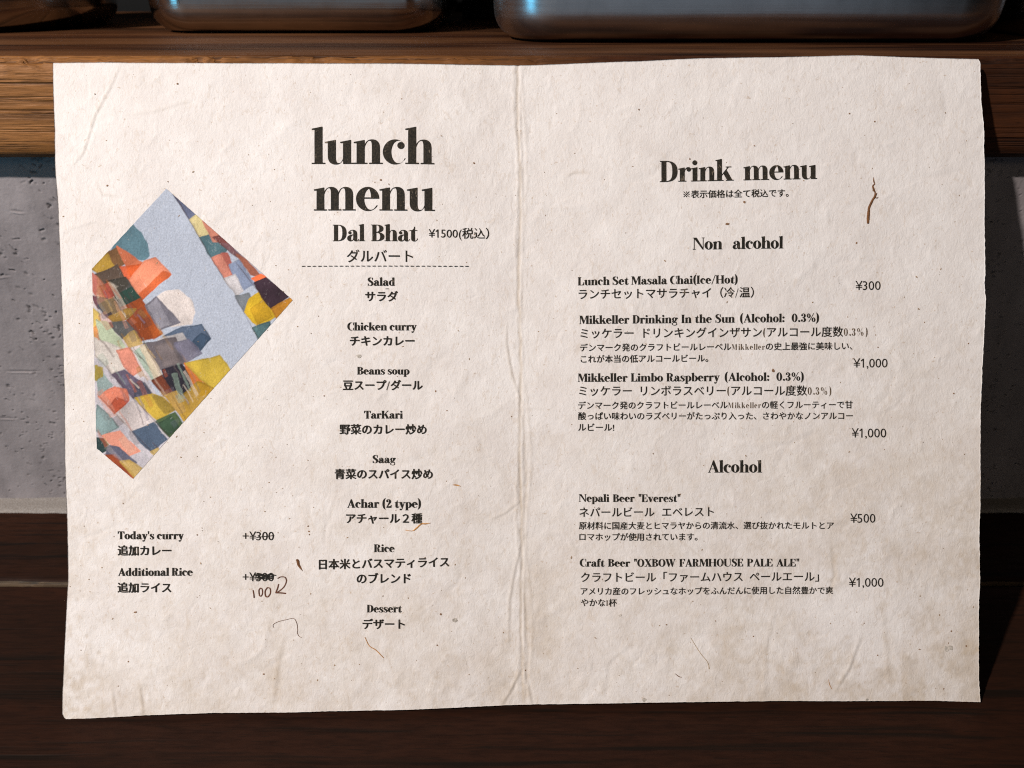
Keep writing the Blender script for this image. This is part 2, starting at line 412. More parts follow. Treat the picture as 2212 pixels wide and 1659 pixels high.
# ------------------------------------------------------------------ pans
def superring(hx, hy, rad, z, n=24):
    P = []
    rad = min(rad, hx, hy)
    for cx, cy, a0 in ((hx-rad, hy-rad, 0), (-hx+rad, hy-rad, 90), (-hx+rad, -hy+rad, 180), (hx-rad, -hy+rad, 270)):
        for k in range(n):
            a_ = R(a0+90*k/(n-1)); P.append((cx+rad*math.cos(a_), cy+rad*math.sin(a_), z))
    return P
def pan(cx, y0, hx, hy, rad, h, fillet, taper, m, label, group='metal pans on the shelf', nm='metal_pan', rim=.006):
    root = empty(nm, (cx, y0+hy, Z_TOP+.0003), label, 'pan', group)
    rings = []
    def prof(off):                                   # outer wall profile going up; off > 0 moves inward
        out = []
        for k in range(11):
            a_ = R(-90+90*k/10)
            out.append((-fillet+fillet*math.cos(a_)-off*math.cos(a_), fillet+fillet*math.sin(a_)-off*math.sin(a_)))
        for k in range(1, 9):
            t = k/8; out.append((taper*t-off, fillet+(h-fillet)*t))
        return out
    for d, z in prof(0): rings.append(superring(hx+d, hy+d, max(rad+d, .004), z))
    nout = len(rings)
    th = .0012
    for d, z in reversed(prof(th)): rings.append(superring(hx+d, hy+d, max(rad+d, .004), max(z, th)))
    n = len(rings[0]); V = [p for r_ in rings for p in r_]
    Fq = []
    for i in range(len(rings)-1):
        for j in range(n):
            a_, b_ = i*n+j, i*n+(j+1) % n
            Fq.append((a_, b_, b_+n, a_+n))
    Fq.append(tuple(range(n))[::-1]); Fq.append(tuple((len(rings)-1)*n+j for j in range(n)))
    me = bpy.data.meshes.new('body'); me.from_pydata(V, [], Fq); me.update()
    o = link('body', me, m, root)
    es = o.modifiers.new('e', 'EDGE_SPLIT'); es.split_angle = R(60)
    # rolled rim
    V = []; Fq = []; base = superring(hx+taper+.001, hy+taper+.001, rad+taper, h)
    for j, p in enumerate(base):
        q = base[(j+1) % n]; pv = base[j-1]
        t = Vector(q)-Vector(pv); nr = Vector((t.y, -t.x, 0)).normalized() if t.length > 1e-9 else Vector((1, 0, 0))
        for k in range(8):
            a_ = 2*math.pi*k/8; V.append(tuple(Vector(p)+nr*(rim*.5*math.cos(a_)+rim*.4)+Vector((0, 0, rim*.5*math.sin(a_)))))
    for j in range(n):
        for k in range(8):
            Fq.append((j*8+k, j*8+(k+1) % 8, ((j+1) % n)*8+(k+1) % 8, ((j+1) % n)*8+k))
    me = bpy.data.meshes.new('rim'); me.from_pydata(V, [], Fq); me.update()
    link('rim', me, m, root)
    return root
pan(.129, .061, .139, .10, .036, .075, .015, .003, M_steel, 'large satin aluminium tray with rounded corners behind the drink half of the menu')
pan(-.133, .126, .092, .085, .032, .085, .014, .002, M_steel2, 'polished steel pan on the shelf behind the lunch menu heading')
pan(-.354, .118, .080, .080, .080, .085, .014, .001, M_steel2, 'round polished steel pot cut off by the upper left picture corner', nm='metal_pot')
pan(.378, .095, .090, .09, .020, .07, .014, .004, M_steel, 'grey metal tray of which only a sliver shows in the upper right picture corner')
# yellow packet
V = []; Fq = []
root = empty('yellow_packet', (-.019, .30, Z_TOP+.0003), 'small pale yellow wrapped packet between the polished pan and the large aluminium tray', 'packet')
nx_, nz_ = 14, 10
pv = []
for j in range(nz_):
    for i in range(nx_):
        a_ = 2*math.pi*i/nx_; z = .012+.05*j/(nz_-1)
        s_ = .013*(1+.15*math.sin(3*a_+j))*(1-.35*abs(j/(nz_-1)-.5))
        pv.append((s_*1.3*math.copysign(abs(math.cos(a_))**.5, math.cos(a_)), s_*.8*math.copysign(abs(math.sin(a_))**.5, math.sin(a_)), z+.002*math.sin(2*a_+j)))
Fq = [(j*nx_+i, j*nx_+(i+1) % nx_, (j+1)*nx_+(i+1) % nx_, (j+1)*nx_+i) for j in range(nz_-1) for i in range(nx_)]
Fq += [tuple(range(nx_))[::-1], tuple((nz_-1)*nx_+i for i in range(nx_))]
me = bpy.data.meshes.new('wrapper'); me.from_pydata(pv, [], Fq); me.update(); link('wrapper', me, M_yellow, root)
me = bpy.data.meshes.new('base'); v8 = [(sx*.02, sy*.012, z) for z in (0, .0125) for sx, sy in ((-1, -1), (1, -1), (1, 1), (-1, 1))]
me.from_pydata(v8, [], [(3, 2, 1, 0), (4, 5, 6, 7), (0, 1, 5, 4), (1, 2, 6, 5), (2, 3, 7, 6), (3, 0, 4, 7)]); link('base', me, M_back, root, False)

# ------------------------------------------------------------------ the menu sheet
def invdepth():
    C = []
    for px, py, ax, val in ((114, 136, 1, -.0035), (2117, 128, 1, -.0045), (142, 1554, 2, .0007), (2117, 1516, 2, .0007)):
        d = ray(px, py); t = (val-CAM[ax])/d[ax]; C.append((1, px, py, px*py, 1/t))
    C = np.array(C); return np.linalg.solve(C[:, :4], C[:, 4])
ID = invdepth()
def base3(px, py):
    px = np.asarray(px, float); py = np.asarray(py, float)
    k = ID[0]+ID[1]*px+ID[2]*py+ID[3]*px*py
    return CAM + ray(px, py)/k[..., None]
_c = base3(np.array([1106.]), np.array([829.]))[0]
_n = np.cross(base3(np.array([1206.]), np.array([829.]))[0]-_c, base3(np.array([1106.]), np.array([729.]))[0]-_c)
NRM = _n/np.linalg.norm(_n)
print('paper normal', NRM, 'centre', _c)
PX0, PY0, PS = 96., 100., 2.2
PW, PH = int((2150-PX0)/PS)+2, int((1575-PY0)/PS)+2
def A(x, y): return ((x-PX0)/PS, (y-PY0)/PS)
HP = np.zeros((PH, PW)); ST = np.zeros((PH, PW))
GX, GY = np.meshgrid(PX0+PS*np.arange(PW), PY0+PS*np.arange(PH))
# broad waves of a hand-made sheet (metres)
HP += value_noise(PH, PW, 170, 11)*.00055 + value_noise(PH, PW, 60, 12)*.00013
HP += -.0012*np.exp(-((GX-1125)/150)**2)           # slight valley at the fold
HP += value_noise(PH, PW, 20, 13)*.00006 + value_noise(PH, PW, 8, 14)*.000032 + value_noise(PH, PW, 3.5, 15)*.000010
for k in range(1150):                                # pressed-in fibres, ridges and tiny creases
    x = random.uniform(0, PW); y = random.uniform(0, PH)
    q = x/PW
    ang = random.gauss(-1.0, .55) if random.random() < .7 else random.uniform(0, 3.14)
    if 330 < x < 700: ang = random.gauss(1.5, .35) if random.random() < .6 else ang
    stroke(HP, walk(x, y, ang, random.randint(3, 10), 2.6, .28), random.uniform(.8, 2.2), random.choice([1, 1, -1])*random.uniform(.00003, .00011))
for k in range(110):                                  # larger wrinkles
    x = random.uniform(0, PW); y = random.uniform(0, PH)
    stroke(HP, walk(x, y, random.gauss(-.9, .6), random.randint(6, 16), 4, .22), random.uniform(1.4, 3.0), random.choice([1, -1])*random.uniform(.00006, .00016))
def crease(P, wd=1.1, d=.00012, st=.25):
    P = [A(*p) for p in P]
    d *= 1.7; stroke(HP, P, wd, d); stroke(HP, [(x+1.8, y+.5) for x, y in P], wd, -d*.8)
    if st: stroke(ST, P, wd*1.1, st, 'max')
crease([(262, 137), (238, 190), (205, 250), (180, 330), (155, 360)], 1.2, .00012, .2)
crease([(270, 250), (340, 240), (420, 215)], 1.5, .0001, .1)
crease([(205, 390), (220, 420), (260, 425)], 1.2, .0001)
crease([(140, 500), (200, 480), (330, 500), (380, 515)], 1.6, .00015, .05)
crease([(143, 632), (190, 640), (260, 625)], 1.2, .0001, .1)
crease([(1275, 372), (1240, 372), (1225, 378)], 1, .00012, .35)
crease([(1800, 1180), (1805, 1240), (1790, 1300)], 1.6, -.0001, .45)
crease([(1445, 1150), (1510, 1200), (1550, 1240)], 1, .0001, .2)
crease([(420, 1385), (560, 1480)], 1.3, .0001, .1)
crease([(610, 1380), (600, 1450), (590, 1520)], 2, .0001, .25)
crease([(1860, 1370), (1835, 1440), (1800, 1500)], 1.6, .00016, .1)
crease([(1680, 1300), (1655, 1400), (1652, 1510)], 2, .00008, .1)
crease([(1905, 1300), (1915, 1400), (1925, 1510)], 2.2, .00008, .25)
crease([(240, 1490), (250, 1555)], 1.3, .00012, .3); crease([(300, 1480), (310, 1550)], 1.3, .00012, .3)
crease([(1130, 880), (1200, 887)], 1.0, .0001, .1)
fold = [(1121, 136), (1123, 300), (1125, 480), (1124, 650), (1126, 840), (1127, 1000), (1127, 1130), (1129, 1300), (1131, 1420), (1130, 1530)]
def fold_line(dx, amp, y0, y1, wd, d, st, sd):
    r2 = random.Random(sd); ph = r2.uniform(0, 6)
    ys = np.arange(y0, y1, 14)
    fx = np.interp(ys, [p[1] for p in fold], [p[0] for p in fold])
    P = [A(x+dx+amp*math.sin(y*.017+ph)+r2.gauss(0, .8), y) for x, y in zip(fx, ys)]
    stroke(HP, P, wd, d, taper=False)
    if st: stroke(ST, P, 1.0, st, 'max', False)
fold_line(-2, 2.4, 134, 1530, .8, -.00022, .60, 1)
fold_line(2, 1.6, 134, 1530, .9, .00020, 0, 2)
fold_line(5, 3.2, 134, 700, .9, -.00010, .12, 3); fold_line(6, 4.0, 820, 1530, .9, -.00014, .25, 9)
fold_line(-9, 4, 134, 560, 1.0, .00014, .1, 4)
fold_line(14, 6, 830, 1500, 1.0, .00012, .15, 5)
fold_line(-8, 4, 830, 1530, 1.0, .00014, .1, 6)
fold_line(10, 4, 180, 500, 1.0, .0001, .1, 7)
crease([(1126, 870), (1105, 810), (1093, 740), (1095, 690)], 1.1, .00013, .25)
crease([(1128, 1160), (1110, 1240), (1100, 1300), (1098, 1400)], 1.2, .00014, .22)
crease([(1128, 1440), (1105, 1490), (1080, 1530)], 1.2, .00015, .4)
crease([(1130, 1440), (1150, 1530)], 1.2, .00015, .2)
crease([(1127, 1080), (1090, 1110), (1062, 1122)], 1.2, .00012, .12)
for k in range(26):                                  # vertical wrinkles left of the fold, as in the photograph
    x = random.gauss(1085, 35); y = random.uniform(150, 700)
    stroke(HP, [A(x, y), A(x+random.gauss(0, 6), y+30), A(x+random.gauss(0, 8), y+random.uniform(50, 110))], 1.1, random.choice([1, -1])*.00006)
# stains: the sheet's own yellowing and browned creases
S1 = value_noise(PH, PW, 110, 21)*.4 + value_noise(PH, PW, 28, 22)*.25 + value_noise(PH, PW, 11, 26)*.3 + value_noise(PH, PW, 4, 27)*.3
low = np.clip((GY-620)/900, 0, 1)
ST2 = np.clip(.16 + .14*S1, 0, .5)*(.15+1.25*low)
ST2 += .34*np.exp(-((GX-1165)/50)**2-((GY-1330)/130)**2)*(GX > 1130)
ST2 += .30*np.exp(-((GX-1085)/45)**2-((GY-1480)/60)**2)
ST2 += .28*np.exp(-((GX-165)/55)**2-((GY-1480)/160)**2)*np.clip(.5+S1, 0, 1)
ST2 += .30*((GX > 1935+.07*(GY-1300)) & (GX < 1998) & (GY > 1400))*np.clip((GY-1400)/80, 0, 1)
ST2 += .34*np.exp(-((GX-2098)/26)**2-((GY-1430)/100)**2)
ST2 += .16*np.clip((GX-1900)/200, 0, 1)*low
ST2 -= .30*np.exp(-((GX-1835)/80)**2-((GY-1330)/95)**2)
ST2 += .22*low*np.clip(.3+S1, 0, 1)*np.clip((GX-1300)/500, 0, 1)
ST = np.clip(ST+np.clip(ST2*1.15, 0, .85), 0, .95)
def samp(Arr, px, py):
    x = np.clip((np.asarray(px, float)-PX0)/PS, 0, PW-1.001); y = np.clip((np.asarray(py, float)-PY0)/PS, 0, PH-1.001)
    xi = x.astype(int); yi = y.astype(int); fx = x-xi; fy = y-yi
    return (Arr[yi, xi]*(1-fx)+Arr[yi, xi+1]*fx)*(1-fy)+(Arr[yi+1, xi]*(1-fx)+Arr[yi+1, xi+1]*fx)*fy
ORG = base3(np.array([1128.]), np.array([1535.]))[0]; ORG[2] = 0
def surf(px, py, lift=0.0):
    P = base3(px, py) + NRM*(samp(HP, px, py)+lift)[..., None]
    P[..., 2] = np.maximum(P[..., 2], .0004)
    return P - ORG
top = [(114,136),(228,135.5),(305,137),(508,138),(863,138.5),(1120,139),(1371,132),(1510,125.5),(1724,122),(1852,118.7),(1938,122),(2045,126),(2113,128)]
bot = [(142,1554),(203,1552),(330,1545),(457,1540),(558,1539),(863,1533),(1123,1525),(1369,1519),(1566,1515),(1665,1514),(2009,1513),(2117,1516)]
lef = [(114,136),(115,200),(118,281),(120,365),(127,450),(131,563),(137,732),(140,845),(140,957),(142,1126),(144,1254),(140,1330),(137,1391),(134.5,1462),(133,1530),(133,1543),(137,1551),(142,1554)]
rig = [(2113,128),(2117,134),(2120,214),(2126,278),(2127,374),(2127,438),(2129,594),(2127,610),(2130,646),(2127,724),(2123,801),(2119,935),(2118,1100),(2115,1150),(2117,1250),(2114,1329),(2113,1462),(2117,1516)]
NU, NV = 900, 640
u = np.linspace(0, 1, NU); v = np.linspace(0, 1, NV)
def jig(n, seed, amp): return np.convolve(np.random.default_rng(seed).standard_normal(n+8), np.ones(3)/3, 'same')[4:-4]*amp + value_noise(n, 1, 18, seed+1)[:, 0]*amp*.6
T = polyat(top, u); Bt = polyat(bot, u); L = polyat(lef, v); Rr = polyat(rig, v)
T[1:-1, 1] += jig(NU, 71, .18)[1:-1]; Bt[1:-1, 1] += jig(NU, 72, .28)[1:-1]; L[1:-1, 0] += jig(NV, 73, .22)[1:-1]; Rr[1:-1, 0] += jig(NV, 74, .5)[1:-1]
U, Vv = np.meshgrid(u, v); U = U[..., None]; Vv = Vv[..., None]
P = (1-Vv)*T[None]+Vv*Bt[None]+(1-U)*L[:, None]+U*Rr[:, None]-((1-U)*(1-Vv)*T[0]+U*(1-Vv)*T[-1]+(1-U)*Vv*Bt[0]+U*Vv*Bt[-1])
px, py = P[..., 0], P[..., 1]
front = surf(px, py)
# sheet curls: lower right corner and upper left corner
THK = .00055
back = front - NRM*THK
back[..., 2] = np.maximum(back[..., 2], .0003-ORG[2])
nf = NU*NV; idx = np.arange(nf).reshape(NV, NU)
ff = grid_faces(NU, NV)[:, ::-1]
ring = np.r_[idx[0, :], idx[1:, -1], idx[-1, -2::-1], idx[-2:0:-1, 0]]
bk = back.reshape(-1, 3)[ring]; nr = len(ring); bi = nf+np.arange(nr)
# soft torn edge: a middle row pushed slightly outward
mid = (front.reshape(-1, 3)[ring]+bk)/2
ctr = front.reshape(-1, 3).mean(0); od = mid-ctr; od -= (od@NRM)[:, None]*NRM; od /= np.linalg.norm(od, axis=1)[:, None]
mid = mid + od*.00018; mi = nf+nr+np.arange(nr)
nx1 = np.roll(np.arange(nr), -1)
e1 = np.stack([ring, mi, mi[nx1], ring[nx1]], -1)[:, ::-1]; e2 = np.stack([mi, bi, bi[nx1], mi[nx1]], -1)[:, ::-1]
# coarse back
bs_u = np.unique(np.r_[np.arange(0, NU, 20), NU-1]); bs_v = np.unique(np.r_[np.arange(0, NV, 20), NV-1])
bg3 = back[np.ix_(bs_v, bs_u)].reshape(-1, 3); b0 = nf+2*nr
fb = grid_faces(len(bs_u), len(bs_v))+b0
V = np.concatenate([front.reshape(-1, 3), bk, mid, bg3])
me = mesh_np('paper_sheet', V, np.concatenate([ff, e1[:, ::-1], e2[:, ::-1], fb]))
edge_v = np.minimum(np.minimum(U[..., 0], 1-U[..., 0])*2000, np.minimum(Vv[..., 0], 1-Vv[..., 0])*1400)
st_all = samp(ST, px, py)
a = me.attributes.new('tone_and_stain', 'FLOAT', 'POINT')
a.data.foreach_set('value', np.r_[st_all.ravel(), np.zeros(2*nr), np.zeros(len(bg3))].astype(np.float32))
menu = empty('paper_menu', tuple(ORG), 'cream handmade paper menu with lunch and drink lists, leaning on the shelf edge', 'menu')
link('paper_sheet', me, M_paper, menu)

LIFT = .00019
# ------------------------------------------------------------------ lettering: Didone roman drawn as strips (units: x-height 500)
def bez(p0, *cs, n=9):
    P = [np.array(p0, float)]
    cur = P[0]
    for i in range(0, len(cs), 3):
        c1, c2, p3 = map(lambda q: np.array(q, float), cs[i:i+3])
        for t in np.linspace(0, 1, n)[1:]:
            P.append((1-t)**3*cur+3*(1-t)**2*t*c1+3*(1-t)*t*t*c2+t**3*p3)
        cur = p3
    return P
def strip(a_, b_):
    k = max(len(a_), len(b_)); t = np.linspace(0, 1, k)
    def rs(P): P = np.array(P, float); return np.stack([np.interp(t, np.linspace(0, 1, len(P)), P[:, 0]), np.interp(t, np.linspace(0, 1, len(P)), P[:, 1])], -1)
    return ('q', rs(a_), rs(b_))
def rect(x0, x1, y0, y1, n=5): return strip([(x0, y) for y in np.linspace(y0, y1, n)], [(x1, y) for y in np.linspace(y0, y1, n)])
def poly(*p): return ('p', np.array(p, float))
def ell(cx, cy, rx, ry, t0, t1, n=26): return [(cx+rx*math.cos(R(t)), cy+ry*math.sin(R(t))) for t in np.linspace(t0, t1, n)]
def ball(cx, cy, r): return ('p', np.array(ell(cx, cy, r, r, 0, 345, 20)))
def ring(cx, cy, rx, ry, ix, irx, iry, t0=0, t1=360): return strip(ell(cx, cy, rx, ry, t0, t1, 34), ell(ix, cy, irx, iry, t0, t1, 34))
def stemtop(x, top, y0=0, w_=160): return [rect(x, x+w_, y0, top-62), poly((x, top-64), (x+w_, top-64), (x+w_, top), (x-60, top-42), (x-60, top-64))]
def ser(x0, x1, y=0, up=1): return poly((x0, y), (x1, y), (x1, y+22*up), (x0, y+22*up))
def serb(x, y=0, w_=160, o=60): return ser(x-o, x+w_+o, y)
def brush(pts, n=6):
    """Catmull-Rom centre line with widths"""
    P = np.array(pts, float); out = []
    Q = np.vstack([2*P[0]-P[1], P, 2*P[-1]-P[-2]])
    for i in range(1, len(Q)-2):
        for t in np.linspace(0, 1, n, endpoint=(i == len(Q)-3)):
            out.append(.5*((2*Q[i])+(-Q[i-1]+Q[i+1])*t+(2*Q[i-1]-5*Q[i]+4*Q[i+1]-Q[i+2])*t*t+(-Q[i-1]+3*Q[i]-3*Q[i+1]+Q[i+2])*t**3))
    out = np.array(out); d = np.gradient(out[:, :2], axis=0); d /= np.maximum(np.linalg.norm(d, axis=1), 1e-9)[:, None]
    nn = np.stack([-d[:, 1], d[:, 0]], -1)*out[:, 2:3]/2
    return strip(out[:, :2]+nn, out[:, :2]-nn)
def arch(x, d=320, top=500):
    return [strip(bez((x+155, 370), (x+185, 465), (x+235, 512), (x+325-320+d, 512), (x+d+110, 512), (x+d+160, 450), (x+d+160, 330)),
                  bez((x+155, 335), (x+190, 450), (x+225, 488), (x+268-320+d, 488), (x+d-8, 488), (x+d, 440), (x+d, 330))),
            rect(x+d, x+d+160, 0, 332)]
G = {}
G['l'] = (280, stemtop(60, 780)+[serb(60)])
G['i'] = (280, stemtop(60, 500)+[serb(60), ball(135, 665, 84)])
G['n'] = (600, stemtop(60, 500)+[serb(60)]+arch(60)+[serb(380)])
G['h'] = (600, stemtop(60, 780)+[serb(60)]+arch(60)+[serb(380)])
G['m'] = (915, stemtop(60, 500)+[serb(60)]+arch(60, 315)+[serb(375)]+arch(375, 315)+[serb(690)])
G['u'] = (605, stemtop(60, 500, 150)+[strip(bez((60, 170), (60, 40), (120, -12), (225, -12), (310, -12), (350, 30), (392, 120)),
          bez((220, 170), (220, 50), (238, 14), (290, 14), (335, 14), (365, 60), (392, 160)))]+stemtop(380, 500)+[ser(380, 600)])
G['c'] = (480, [ring(262, 250, 252, 262, 338, 158, 240, 52, 328), ball(385, 385, 72)])
G['e'] = (520, [ring(262, 250, 252, 262, 345, 155, 240, 90, 325), strip(ell(262, 262, 245, 250, 90, 2, 16), ell(245, 262, 88, 228, 90, 2, 16)), rect(170, 505, 258, 282, 2)])
G['e'] = (520, [strip(ell(262, 250, 252, 262, 90, 328, 26), ell(330, 250, 150, 238, 105, 322, 26)),
                strip(ell(262, 262, 245, 250, 92, 0, 16), ell(262, 262, 76, 228, 92, 0, 16)), rect(170, 507, 258, 282, 2)])
G['o'] = (530, [ring(262, 250, 252, 262, 262, 90, 238)])
G['d'] = (590, [strip(ell(262, 250, 252, 262, 62, 300), ell(300, 250, 125, 236, 70, 292))]+stemtop(345, 780)+[ser(345, 570)])
G['b'] = (570, [strip(ell(308, 250, 252, 262, -120, 120), ell(270, 250, 125, 236, -112, 110))]+stemtop(60, 780))
G['p'] = (570, [strip(ell(308, 250, 252, 262, -120, 120), ell(270, 250, 125, 236, -112, 110))]+stemtop(60, 500, -230)+[serb(60, -230)])
G['a'] = (545, [strip(bez((85, 390), (110, 480), (180, 512), (270, 512), (390, 512), (455, 450), (455, 330)), bez((105, 395), (130, 470), (180, 490), (225, 490), (280, 490), (295, 440), (295, 330))),
          rect(295, 455, 90, 332), strip(bez((295, 92), (310, 10), (350, -12), (420, -12), (480, -12), (525, 20), (550, 85)), bez((455, 92), (455, 30), (462, 14), (480, 14), (505, 14), (520, 40), (532, 85))),
          ball(128, 380, 66), strip(bez((296, 300), (110, 285), (15, 230), (15, 120), (15, 30), (80, -12), (155, -12), (230, -12), (280, 20), (305, 95)),
          bez((296, 278), (220, 265), (172, 220), (172, 135), (172, 70), (185, 30), (215, 30), (255, 30), (280, 60), (296, 125)))])
G['f'] = (340, [rect(60, 220, 0, 482), serb(60), rect(0, 340, 478, 500, 2), strip(bez((60, 480), (60, 690), (120, 790), (240, 790), (310, 790), (355, 760), (365, 700)), bez((220, 480), (220, 700), (222, 768), (255, 768), (290, 768), (320, 740), (335, 700))), ball(312, 700, 58)])
G['g'] = (560, [ring(235, 345, 205, 167, 235, 72, 146), strip(bez((95, 215), (20, 170), (30, 60), (150, 50), (300, 40), (300, 40), (380, 30)), bez((130, 205), (100, 150), (110, 140), (180, 140), (330, 140), (420, 130), (450, 60))),
          strip(ell(250, -90, 230, 135, 30, 215), ell(250, -75, 175, 125, 25, 215)), strip(ell(250, -90, 230, 130, 180, 395), ell(250, -85, 185, 105, 180, 395)), ball(470, 440, 62), rect(380, 480, 470, 492, 2)])
G['k'] = (600, stemtop(60, 780)+[serb(60), poly((218, 205), (218, 178), (470, 490), (440, 490)), ser(360, 560, 478), poly((270, 275), (380, 400), (600, 8), (420, 8)), ser(370, 640)])
G['r'] = (455, stemtop(60, 500)+[serb(60, o=60), strip(bez((215, 375), (245, 470), (300, 512), (365, 512)), bez((215, 335), (245, 440), (290, 488), (350, 488))), ball(372, 430, 76)])
G['s'] = (430, [brush([(365, 400, 14), (335, 465, 20), (240, 498, 26), (130, 475, 70), (85, 390, 120), (160, 305, 150), (270, 230, 155), (345, 140, 130), (300, 40, 70), (205, 2, 26), (100, 30, 20), (50, 120, 14)]),
          rect(355, 375, 350, 500, 2), rect(40, 60, 0, 150, 2)])
G['t'] = (385, [rect(80, 240, 110, 490), rect(5, 350, 478, 500, 2), poly((80, 490), (240, 490), (240, 660), (222, 660), (190, 560), (130, 510)), strip(bez((80, 112), (80, 20), (130, -12), (210, -12), (300, -12), (350, 30), (370, 120)), bez((240, 112), (240, 40), (245, 14), (270, 14), (310, 14), (340, 55), (352, 120)))])
G['v'] = (520, [poly((30, 490), (215, 490), (345, 130), (300, -5), (225, -5)), poly((345, 130), (300, -5), (280, -5), (440, 490), (462, 490)), ser(-20, 260, 480), ser(360, 530, 480)])
G['y'] = (520, [poly((30, 490), (215, 490), (345, 130), (300, -5), (225, -5)), strip([(462, 490), (345, 130), (250, -130), (190, -215), (110, -232)], [(440, 490), (322, 130), (225, -130), (170, -200), (110, -215)]), ser(-20, 260, 480), ser(360, 530, 480), ball(112, -165, 66)])
C = 750
def vser(x, y0, y1, w_=20): return rect(x, x+w_, y0, y1, 2)
G['D'] = (660, [rect(60, 225, 0, C), ser(0, 240), ser(0, 240, C, -1), strip(bez((210, C), (480, C), (625, 640), (625, 375), (625, 110), (480, 0), (210, 0)), bez((210, C-22), (390, C-22), (450, 640), (450, 375), (450, 110), (390, 22), (210, 22)))])
G['B'] = (620, [rect(60, 225, 0, C), ser(0, 240), ser(0, 240, C, -1), strip(bez((210, C), (430, C), (550, 700), (550, 570), (550, 460), (450, 395), (210, 390)), bez((210, C-22), (350, C-22), (380, 680), (380, 570), (380, 470), (340, 412), (210, 412))),
          strip(bez((210, 410), (470, 405), (595, 330), (595, 205), (595, 60), (470, 0), (210, 0)), bez((210, 388), (370, 385), (420, 320), (420, 205), (420, 80), (370, 22), (210, 22)))])
G['L'] = (590, [rect(60, 225, 0, C), ser(0, 300), ser(0, 300, C, -1), ser(200, 560), poly((560, 0), (560, 280), (540, 280), (500, 110), (380, 20))])
G['M'] = (880, [rect(70, 92, 0, C), ser(0, 165), poly((60, C), (240, C), (450, 190), (400, 20), (370, 20)), poly((450, 190), (400, 20), (385, 60), (640, C), (660, C)), rect(650, 815, 0, C), ser(590, 875), ser(0, 240, C, -1), ser(640, 875, C, -1)])
G['N'] = (740, [rect(70, 92, 0, C), ser(0, 165), poly((50, C), (235, C), (660, 60), (660, -5), (615, -5)), rect(640, 662, -5, C), ser(570, 735, C, -1), ser(0, 220, C, -1)])
G['A'] = (700, [poly((60, 10), (85, 10), (345, 660), (330, C)), poly((330, C+10), (375, C+10), (655, 10), (470, 10), (270, 600)), rect(160, 480, 215, 238, 2), ser(0, 150), ser(400, 710)])
G['C'] = (640, [strip(ell(345, 375, 335, 387, 48, 318, 34), ell(420, 375, 235, 363, 52, 312, 34)), vser(580, 500, C+8), vser(580, 0, 230)])
G['E'] = (600, [rect(60, 225, 0, C), ser(0, 560), ser(0, 540, C, -1), ser(210, 400, 372), vser(395, 280, 480), poly((560, 0), (560, 250), (540, 250), (500, 100), (400, 20)), poly((540, C), (540, 520), (520, 520), (480, 650), (380, C-20))])
G['F'] = (570, [rect(60, 225, 0, C), ser(0, 300), ser(0, 540, C, -1), ser(210, 400, 362), vser(395, 270, 480), poly((540, C), (540, 520), (520, 520), (480, 650), (380, C-20))])
G['H'] = (790, [rect(60, 225, 0, C), rect(545, 710, 0, C), ser(0, 285), ser(485, 770), ser(0, 285, C, -1), ser(485, 770, C, -1), rect(215, 555, 365, 388, 2)])
G['I'] = (310, [rect(65, 230, 0, C), ser(0, 295), ser(0, 295, C, -1)])
G['K'] = (740, [rect(60, 225, 0, C), ser(0, 285), ser(0, 285, C, -1), poly((215, 300), (215, 265), (620, 735), (590, 735)), poly((300, 380), (420, 515), (710, 10), (520, 10)), ser(460, 750), ser(510, 710, C, -1)])
G['O'] = (700, [ring(345, 375, 335, 387, 345, 165, 363)])
G['P'] = (600, [rect(60, 225, 0, C), ser(0, 300), ser(0, 240, C, -1), strip(bez((210, C), (450, C), (580, 690), (580, 550), (580, 400), (450, 345), (210, 345)), bez((210, C-22), (370, C-22), (410, 660), (410, 550), (410, 420), (370, 367), (210, 367)))])
G['R'] = (690, [rect(60, 225, 0, C), ser(0, 285), ser(0, 240, C, -1), strip(bez((210, C), (450, C), (570, 700), (570, 560), (570, 440), (450, 385), (210, 385)), bez((210, C-22), (370, C-22), (400, 670), (400, 560), (400, 450), (370, 407), (210, 407))),
          strip(bez((330, 395), (460, 385), (500, 330), (500, 230), (500, 60), (520, -10), (600, -10), (660, -10), (680, 40), (685, 110)), bez((310, 375), (330, 370), (345, 330), (345, 230), (345, 60), (380, -12), (560, -12), (620, 10), (655, 30), (668, 110)))])
G['S'] = (560, [brush([(470, 590, 14), (430, 690, 24), (310, 745, 30), (170, 710, 90), (105, 590, 150), (190, 465, 180), (350, 360, 185), (450, 230, 160), (400, 70, 90), (270, 5, 30), (120, 50, 22), (55, 190, 14)]), vser(465, 520, C+8), vser(40, 0, 220)])
G['T'] = (640, [rect(235, 400, 0, C), ser(165, 470), ser(10, 620, C, -1), poly((10, C), (10, 520), (30, 520), (70, 650), (160, C-18)), poly((620, C), (620, 520), (600, 520), (560, 650), (470, C-18))])
G['U'] = (740, [rect(60, 225, 220, C), ser(0, 285, C, -1), ser(530, 730, C, -1), strip(bez((60, 222), (60, 50), (170, -12), (345, -12), (530, -12), (640, 50), (640, 250)), bez((225, 222), (225, 70), (280, 18), (385, 18), (540, 18), (618, 80), (618, 250))), rect(618, 640, 248, C, 2)])
G['W'] = (1000, [poly((30, C-10), (215, C-10), (375, 190), (320, -10), (270, -10)), poly((375, 190), (320, -10), (500, 520), (520, 590)), poly((400, C-10), (580, C-10), (730, 190), (680, -10), (630, -10)), poly((730, 190), (680, -10), (870, C-10), (895, C-10)), ser(-20, 270, C, -1), ser(340, 640, C, -1), ser(790, 980, C, -1)])
